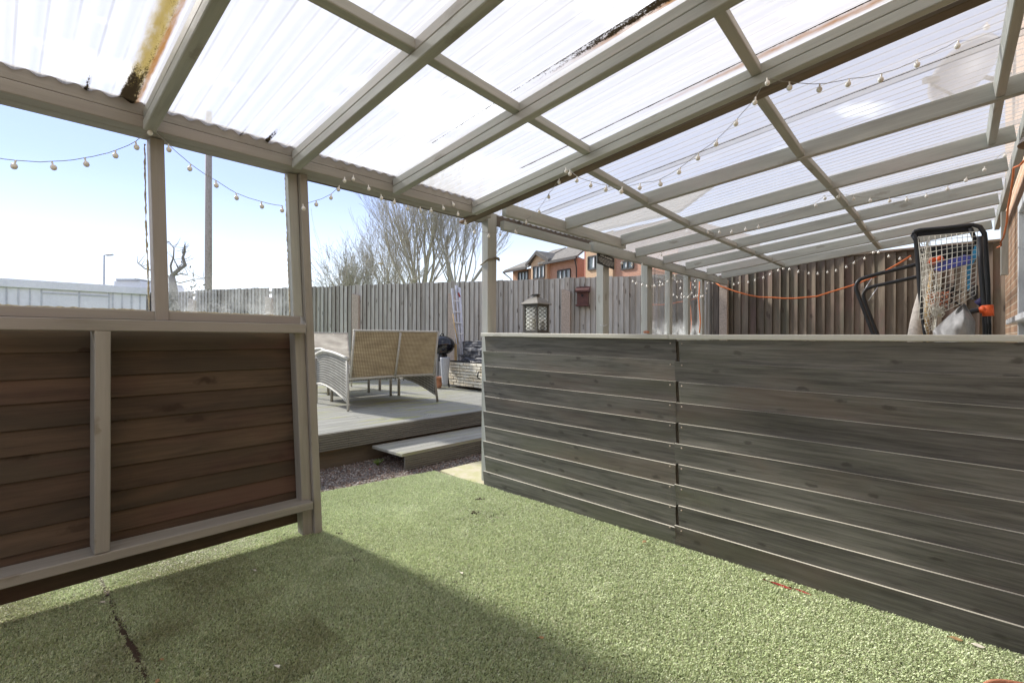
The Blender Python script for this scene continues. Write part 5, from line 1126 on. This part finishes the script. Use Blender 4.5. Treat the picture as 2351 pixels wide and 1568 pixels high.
# brick houses
HO = dep(1452, 778, 24.0); HO = Vector((HO.x, HO.y, 0)); ang = TH + R(36.6)
hl = empty('brick_terrace', tuple(HO), label='orange and buff brick houses with grey tiled roofs beyond the fence', cat='house')
ua = Vector((math.cos(ang), math.sin(ang), 0)); va = Vector((ua.y, -ua.x, 0))      # ua goes left/away along the facade; va away from the viewer
if va.dot(Vector((CS, SN, 0))) < 0: va = -va
def at_f(x, off=0):
    """distance along the facade at which pixel column x meets the facade plane shifted by off (positive = away)"""
    d = ray(x, 778); d = Vector((d.x, d.y, 0)); O = HO+va*off; n = va; t_ = n.dot(O)/n.dot(d); P = d*t_; return (P-HO).dot(ua), (CS*P.x+SN*P.y)
def Hp(a, v, z): return HO+ua*a+va*v+Vector((0, 0, z))
def hbox(a0, a1, v0, v1, z0, z1, name, m, parent=None):
    mb = MB(); P = [(a0, v0), (a1, v0), (a1, v1), (a0, v1)]
    for i in range(4):
        (aa, av), (ba, bv) = P[i], P[(i+1) % 4]; L = math.hypot(ba-aa, bv-av); vs = [Hp(aa, av, z0), Hp(ba, bv, z0), Hp(ba, bv, z1), Hp(aa, av, z1)]
        mb.add(vs, [(0, 1, 2, 3)], [(0, z0, 0), (L, z0, 0), (L, z1, 0), (0, z1, 0)])
    mb.add([Hp(a, v, z1) for a, v in P], [(0, 1, 2, 3)]); return mb.build(name, M[m], parent or hl)
def house_window(xl, xr_, yt, yb, off, name='window', bars=3):
    al, dl = at_f(xl, off); ar, dr = at_f(xr_, off); zt = zpx(yt, (dl+dr)/2, (xl+xr_)/2); zb_ = zpx(yb, (dl+dr)/2, (xl+xr_)/2); a0, a1 = min(al, ar), max(al, ar)
    f = MB(); t_ = .07
    for z in (zb_, zt): f.beam(Hp(a0, off-.03, z), Hp(a1, off-.03, z), .06, t_)
    for k in range(bars+1): a = a0+(a1-a0)*k/bars; f.beam(Hp(a, off-.032, zb_), Hp(a, off-.032, zt), .06, t_, up=tuple(ua))
    w_ = f.build(name, M['brownframe'], hl)
    g = MB(); g.prism([Hp(a0, off-.012, zb_), Hp(a1, off-.012, zb_), Hp(a1, off-.012, zt), Hp(a0, off-.012, zt)], (0, 0, 0), tuple(-va*.006)); g.build('pane', M['glassdark'], w_)
    cu = MB(); W_ = (a1-a0)/bars
    for k in range(bars): cu.prism([Hp(a0+W_*(k+.15), off-.022, zb_+.1), Hp(a0+W_*(k+.38), off-.022, zb_+.1), Hp(a0+W_*(k+.3), off-.022, zt-.05), Hp(a0+W_*(k+.12), off-.022, zt-.05)], (0, 0, 0), tuple(-va*.003))
    cu.build('curtain', M['whitepvc'], w_)
X3 = lambda x: x*.2136+1151
Y3 = lambda y: y*.2136+551
a815, d815 = at_f(X3(815)); a540, d540 = at_f(X3(540)); ze = zpx(Y3(195), d815, X3(815))
a480 = at_f(X3(485))[0]
# main orange block
hbox(a815, at_f(X3(520))[0], 0, 7, 0, ze, 'wall', 'brick_orange')
# buff gable bay to its left, standing a little forward
g0, dg0 = at_f(X3(490), -.25); g1, dg1 = at_f(X3(318), -.25); zge = zpx(Y3(262), dg1, X3(318)); zga = zpx(Y3(140), (dg0+dg1)/2, X3(390))
mb = MB(); am = at_f(X3(392), -.25)[0]
vs = [Hp(g0, -.25, 0), Hp(g1, -.25, 0), Hp(g1, -.25, zge), Hp(am, -.25, zga), Hp(g0, -.25, zge)]; mb.add(vs, [(0, 1, 2, 3, 4)], [(g0, 0, 0), (g1, 0, 0), (g1, zge, 0), (am, zga, 0), (g0, zge, 0)])
vs = [Hp(g0, -.25, 0), Hp(g0, 3, 0), Hp(g0, 3, zge), Hp(g0, -.25, zge)]; mb.add(vs, [(3, 2, 1, 0)], [(0, 0, 0), (3, 0, 0), (3, zge, 0), (0, zge, 0)]); mb.build('gable_wall', M['brick_buff'], hl)
# lower left wing, set back
w0 = at_f(X3(325), .5)[0]; w1, dw = at_f(X3(122), .5); zw = zpx(Y3(340), dw, X3(122))
hbox(w0, w1, .5, 6, 0, zw, 'wall', 'brick_left')
def slope(pts, name, m='darkroof', th=.12): mb = MB(); mb.prism([Hp(*p) for p in pts], (0, 0, 0), (0, 0, th)); return mb.build(name, M[m], hl)
pit = .62
slope([(a815-.35, -.35, ze-.05), (a540+.9, -.35, ze-.05), (a540+.9, 3.6, ze-.05+3.95*pit*.8), (a815+1.5, 3.6, ze-.05+3.95*pit*.8)], 'roof')
slope([(w0-.1, .1, zw-.02), (w1+.45, .1, zw-.02), (w1-.8, 3.4, zw+3.3*pit*.75), (w0-.1, 3.4, zw+3.3*pit*.75)], 'roof')
slope([(am, -.42, zga+.02), (g0-.30, -.42, zge-.02), (g0-.30, 3.2, zge-.02), (am, 3.2, zga+.02)], 'gable_roof'); slope([(am, -.42, zga+.02), (g1+.30, -.42, zge-.02), (g1+.30, 3.2, zge-.02), (am, 3.2, zga+.02)], 'gable_roof')
mb = MB(); mb.beam(Hp(am, -.44, zga-.02), Hp(g0-.32, -.44, zge-.06), .04, .16); mb.beam(Hp(am, -.44, zga-.02), Hp(g1+.32, -.44, zge-.06), .04, .16); mb.build('bargeboard', M['brownframe'], hl)
MB().beam(Hp(a815-.35, -.42, ze-.06), Hp(a480-.2, -.42, ze-.06), .12, .14).build('gutter', M['brownframe'], hl)
MB().beam(Hp(w0, .05, zw-.04), Hp(w1+.5, .05, zw-.04), .10, .12).build('gutter', M['brownframe'], hl)
MB().tube([Hp(w1+.45, .05, zw-.08), Hp(w1+.1, .42, zw-.5), Hp(w1+.05, .42, .3)], .04, 8).build('downpipe', M['brownframe'], hl)
MB().tube([Hp(a815-.2, -.40, ze-.12), Hp(a815-.05, -.12, ze-.55), Hp(a815-.05, -.08, 1.0)], .04, 8).build('downpipe', M['brownframe'], hl)
# projecting buff block on the right and the red return between
pr = -1.9
b0, db0 = at_f(X3(905), pr); b1_, _ = at_f(X3(1195), pr); zb2 = zpx(Y3(100), db0, X3(905))+.6
hbox(b1_, b0, pr, 5, 0, zb2, 'wall', 'brick_buff'); hbox(b0+.002, b0+.35, pr+.25, 4, 0, zb2-.3, 'wall', 'brick_red')
b2_, db2 = at_f(X3(1900), pr+.15); hbox(b2_, b1_-.002, pr+.15, 5, 0, zb2, 'wall', 'brick_orange')
slope([(b2_-.4, pr-.35, zb2-.02), (b0+.45, pr-.35, zb2-.02), (b0+.3, pr+3.5, zb2+2.3), (b2_-.4, pr+3.5, zb2+2.3)], 'roof')
house_window(X3(186), X3(286), Y3(345), Y3(440), .5); house_window(X3(347), X3(464), Y3(285), Y3(415), -.25); house_window(X3(607), X3(742), Y3(325), Y3(440), 0)
house_window(X3(937), X3(1085), Y3(175), Y3(316), pr, bars=2); house_window(X3(1298), X3(1420), Y3(230), Y3(315), pr+.15, bars=2)

# bare trees
def grow(mb, p, d, L, r, lev, rr, spread, up=.35, nmin=.0034):
    pts = [Vector(p)]; rad = [r]; dcur = Vector(d).normalized(); n = 5
    for k in range(n):
        dcur = (dcur + Vector((rr.gauss(0, .10), rr.gauss(0, .10), rr.gauss(0, .05)+up*.12))).normalized(); pts.append(pts[-1]+dcur*L/n); rad.append(max(nmin, r*(1-.62*(k+1)/n)))
        if lev > 0 and k > 0:
            for _ in range(rr.choice((1, 2, 2) if lev > 1 else (1, 1, 2))):
                a = Vector((rr.gauss(0, 1), rr.gauss(0, 1), rr.gauss(.35, .5))).normalized(); nd = (dcur*(1.15)+a*spread).normalized()
                grow(mb, pts[-1], nd, L*rr.uniform(.42, .70), max(nmin, rad[-1]*rr.uniform(.45, .65)), lev-1, rr, spread, up)
    mb.tube(pts, rad, 5 if r > .03 else 3, caps=False)
def tree(name, px_, D, stems, hgt, label, seed, spread=.6, lev=3, r0=.07, lean=.5, group=None, base=0.3, mat='bark', left_bias=0, buds=0):
    b_ = dep(px_, 778, D); rr = random.Random(seed); root = empty(name, (b_.x, b_.y, 0), label=label, cat='tree', group=group)
    tm = MB(); tm.tube([(b_.x, b_.y, -.05), (b_.x, b_.y, base*.6), (b_.x+.02, b_.y, base+.1)], [r0*1.9, r0*1.6, r0*1.5], 8); tm.build('trunk', M[mat], root)
    cm = MB(); right = Vector((SN, -CS, 0)); fw = Vector((CS, SN, 0))
    for k in range(stems):
        t_ = (k+.5)/stems*2-1; d = right*(t_*lean+left_bias)+fw*rr.uniform(-.3, .3)*lean*2+Vector((0, 0, 1)); grow(cm, (b_.x, b_.y, base), d, hgt*rr.uniform(.66, .85)*(1-.15*abs(t_)), r0*rr.uniform(.7, 1.1), lev, rr, spread)
    cm.build('crown', M[mat], root)
    if buds:
        bm = MB(); vs = cm.v; r2 = random.Random(seed+1)
        for _ in range(buds): v = vs[r2.randrange(len(vs))]; s = .022; bm.add([(v[0]-s, v[1], v[2]), (v[0]+s, v[1], v[2]), (v[0], v[1]+s, v[2]+s)], [(0, 1, 2)])
        bm.build('buds', M['hedge'], root)
T = 'bare trees behind the grey fence'
tree('bare_tree', 963, 17, 11, 4.1, 'largest bare many stemmed tree behind the grey fence', 11, .42, 3, .065, .55, T, 2.2)
tree('bare_tree', 1050, 16, 7, 3.5, 'bare tree right of the largest one, beside the canopy post', 23, .40, 3, .05, .45, T, 2.1)
tree('bare_tree', 905, 18, 6, 3.1, 'shorter bare tree left of the largest one', 31, .5, 3, .04, .45, T, 1.8)
tree('bare_shrub', 800, 15, 7, 2.2, 'twiggy budding shrub at the left of the bare trees', 41, .6, 3, .03, .55, T, .8, buds=1500)
tree('bare_shrub', 850, 15.5, 7, 2.5, 'dense twiggy shrub between the street lamp and the saplings', 43, .6, 3, .03, .5, T, .8, buds=1200)
tree('bare_sapling', 768, 14, 1, 3.1, 'thin whippy sapling nearest the canopy post', 52, .18, 1, .02, .0, T, .5, left_bias=-.32)
tree('bare_sapling', 785, 14, 1, 3.5, 'taller thin sapling leaning left over the fence', 55, .18, 1, .022, .0, T, .5, left_bias=-.34)
# gnarled tree seen through the window
gt = dep(408, 778, 9.2); root = empty('gnarled_tree', (gt.x, gt.y, 0), label='gnarled pruned bare tree seen through the second window', cat='tree')
W5 = lambda z: (306.1+z[0]*.2654, 342.9+z[1]*.2654)
def gp(x, y, D=9.2): return dep(*W5((x, y)), D)
MB().tube([(gt.x, gt.y, -.05), gp(350, 1370), gp(345, 1200), gp(330, 1090)], [.10, .085, .07, .055], 10).build('trunk', M['barkgrey'], root)
mb = MB()
for pts, r_ in (([(330, 1090), (385, 1040), (450, 995), (425, 930), (445, 880), (442, 820)], .042), ([(450, 995), (430, 905), (415, 880)], .014), ([(335, 1090), (320, 1000), (345, 930), (350, 850), (305, 790)], .022), ([(385, 1020), (345, 930)], .014),
                ([(350, 1085), (410, 1070), (475, 1078)], .016), ([(325, 1100), (200, 1050), (100, 1025), (35, 975)], .020), ([(330, 1120), (400, 1150), (520, 1120), (620, 1110)], .014), ([(330, 1130), (200, 1150), (100, 1130)], .010), ([(385, 1020), (420, 985), (410, 960)], .010)):
    mb.tube([gp(*p) for p in pts], [r_*(1-.7*i/(len(pts)-1)) for i in range(len(pts))], 7)
    rr = random.Random(int(pts[-1][0])); p_ = gp(*pts[-1]); q_ = gp(*pts[-2])
    for k in range(5): grow(mb, p_.lerp(q_, rr.random()), (rr.gauss(0, 1), rr.gauss(0, 1), rr.gauss(.4, .6)), rr.uniform(.12, .3), .007, 0, rr, .6)
mb.build('crown', M['barkgrey'], root)
# leafy bits low beyond the fence
def shrub(px_, D, w_, z0, z1, label, seed):
    c = dep(px_, 778, D); r_ = random.Random(seed); mb = MB()
    for k in range(1500):
        a = r_.uniform(0, 6.28); rad = w_*math.sqrt(r_.random()); zt = z0+(z1-z0)*r_.random()*(1-.6*(rad/w_)**2+.2*math.sin(a*3)); p = Vector((c.x+rad*math.cos(a), c.y+rad*math.sin(a), zt)); s = r_.uniform(.025, .06)
        u = Vector((r_.gauss(0, 1), r_.gauss(0, 1), r_.gauss(0, 1))).normalized()*s; v = u.orthogonal().normalized()*s*.6; mb.add([p-u, p+v, p+u, p-v], [(0, 1, 2, 3)])
    mb.build('garden_shrub', M['hedge'], label=label, cat='shrub')
shrub(430, 13.8, 1.0, .5, 2.85, 'leafy shrub beyond the fence behind the gnarled tree', 3)
shrub(349, 13.6, .35, .1, 2.1, 'dark shrub at the end of the white garage', 5)

# ------------------------------------------------------------------ SMALL LITTER
def leaf(px_, m, label, L=.035, cat='leaf', w_=.4, zz=.014, rot=0., grp=None):
    p = onZ(*px_, zz); mb = MB(); vs = []; n = 7
    for i in range(n):
        t_ = i/(n-1); wv = L*w_*math.sin(math.pi*t_)**.8*.5; vs += [(p.x+L*(t_-.5)*math.cos(rot)-wv*math.sin(rot), p.y+L*(t_-.5)*math.sin(rot)+wv*math.cos(rot), p.z+.006*math.sin(t_*3)), (p.x+L*(t_-.5)*math.cos(rot)+wv*math.sin(rot), p.y+L*(t_-.5)*math.sin(rot)-wv*math.cos(rot), p.z+.004+.004*math.cos(t_*4))]
    fs = [(2*i, 2*i+1, 2*i+3, 2*i+2) for i in range(n-1)]; mb.add(vs, fs, None, 0, True); mb.add([(v[0], v[1], v[2]-.0015) for v in vs], [tuple(reversed(f)) for f in fs])
    mb.build('fallen_leaf' if cat == 'leaf' else cat.replace(' ', '_'), M[m], label=label, cat=cat, group=grp)
r7 = lambda z: (z[0]*.3335, z[1]*.3335+1045.1)
r8b = lambda z: (z[0]*.3335+783.7, z[1]*.3335+1045.1)
r9 = lambda z: (z[0]*.3335+1567.3, z[1]*.3335+1045.1)
leaf(r7((705, 1007)), 'paleleaf', 'pale leaf scrap at the head of the turf seam', .03, rot=.4)
leaf(r7((1745, 785)), 'paleleaf', 'thin pale strip lying on the shaded turf', .05, 'leaf', .15, rot=1.9)
leaf(r7((1912, 1447)), 'paleleaf', 'white paper scrap on the turf at the bottom', .035, 'paper scrap', .4, rot=1.8)
leaf(r7((1090, 1552)), 'leaf', 'tan leaf at the bottom edge of the turf', .035, rot=1.2)
leaf(r7((1115, 1403)), 'leaf', 'brown leaf near the turf seam', .02, rot=.3)
leaf(r8b((1378, 1258)), 'leaf', 'tan curled leaf alone in the middle of the turf', .03, rot=-.5)
leaf(r8b((830, 808)), 'paleleaf', 'pale leaf on the turf towards the opening', .035, rot=1.4)
leaf(r8b((2090, 598)), 'leaf', 'brown leaf caught under the cladding joint', .05, zz=.02, rot=.2)
leaf(r9((1880, 1270)), 'leaf', 'tan leaf at the foot of the cladding near the corner', .05, zz=.015, rot=-1.3)
leaf(r9((2030, 1318)), 'paleleaf', 'pale dry leaf beside the tan one under the cladding', .05, zz=.015, rot=-1.3)
leaf(r9((665, 897)), 'redplastic', 'red plastic strip poking out under the cladding', .14, 'plastic strip', .10, .012, rot=-1.62)
leaf(r9((812, 940)), 'redplastic', 'shorter red plastic strip under the cladding', .10, 'plastic strip', .08, .012, rot=-1.62)
leaf((851, 1076), 'redleaf', 'bright red leaf in the gravel by the step', .04, rot=.9)
tw = MB()
for (a, b) in (((745, 1275), (752, 1278)), ((775, 1225), (786, 1226)), ((890, 1380), (905, 1383))): pass
def clod(px_, r_, label):
    p = onZ(*px_, .006); mb = MB(); q = random.Random(int(px_[0]))
    for k in range(9): c_ = p+Vector((q.gauss(0, r_), q.gauss(0, r_), 0)); mb.lathe(c_, [(0, -.004), (r_*q.uniform(.3, .6), 0), (r_*q.uniform(.2, .5), r_*.4), (0, r_*.6)], 6)
    mb.build('soil_clod', M['soil'], label=label, cat='soil clod')
clod(r8b((105, 725)), .008, 'dark clod of soil on the turf inside the left post'); clod(r8b((785, 868)), .006, 'tiny dark clod in the middle of the turf'); clod(r8b((915, 395)), .016, 'dark soil clod on the turf by the cladding end'); clod(r8b((960, 305)), .018, 'crumbled dark soil clod nearest the paving slab')
clod(r7((2335, 538)), .010, 'dark clod by the foot of the left post'); clod(r7((1768, 1207)), .005, 'small dark speck of soil on the near turf')
wd_ = MB(); p = onZ(868, 1068, -.01)
for k in range(26): q = random.Random(k); a = q.uniform(0, 6.28); d = Vector((math.cos(a), math.sin(a), 1.2)).normalized(); l_ = q.uniform(.04, .08); wd_.tube([p, p+d*l_*.6, p+d*l_+Vector((0, 0, -.01))], [.002, .002, .001], 4); e_ = p+d*l_*.8; wd_.add([e_, e_+Vector((.012, .006, .004)), e_+Vector((.02, 0, .01)), e_+Vector((.01, -.006, .006))], [(0, 1, 2, 3)])
wd_.build('weed_tuft', M['lawn'], label='small green weed growing in the gravel by the step', cat='weed')
# terracotta pot at the bottom right corner
pt = onZ(2362, 1632, .13); MB().lathe((pt.x+.02, pt.y-.03, 0), [(.085, 0), (.11, .10), (.125, .10), (.128, .135), (.118, .137), (.112, .12), (.10, .10), (0, .10)], 40).build('terracotta_pot', M['terracotta'], label='terracotta pot rim at the bottom right corner of the turf', cat='plant pot')
# rope round the post
mb = MB(); P = [(2.822, 2.902), (2.938, 2.902), (2.938, 2.992), (2.822, 2.992)]
mb.tube([(x, y, 1.86+.03*i*(1 if i < 2 else -.4)) for i, (x, y) in enumerate(P)], .007, 6, closed=True); mb.tube([(2.90, 2.895, 1.89), (2.925, 2.880, 1.875), (2.945, 2.89, 1.865)], [.008, .014, .006], 8)
mb.build('rope', M['string'], label='old rope tied round the post beside the opening', cat='rope')
mb = MB(); p = onY(1378, 747, 2.895); mb.tube([p, p+Vector((.03, -.03, -.01)), p+Vector((.07, -.035, .004))], .005, 6); mb.build('cup_hook', M['alu'], label='small metal hook on the second post above the ledge', cat='hook')
mb = MB(); mb.tube([onY(1503, y, 2.89) for y in (600, 630, 665, 690, 697)], .004, 6); mb.build('dark_cable', M['blackmetal'], label='thin dark cable hanging beside the wide far post', cat='cable')
MB().box(tuple(onY(615, 757, 2.86)+Vector((0, 0, .0))), tuple(onY(615, 757, 2.86)+Vector((.03, .03, .022))), ch=.003).build('white_block', M['whitepvc'], label='tiny white block on the half wall rail by the post', cat='block')
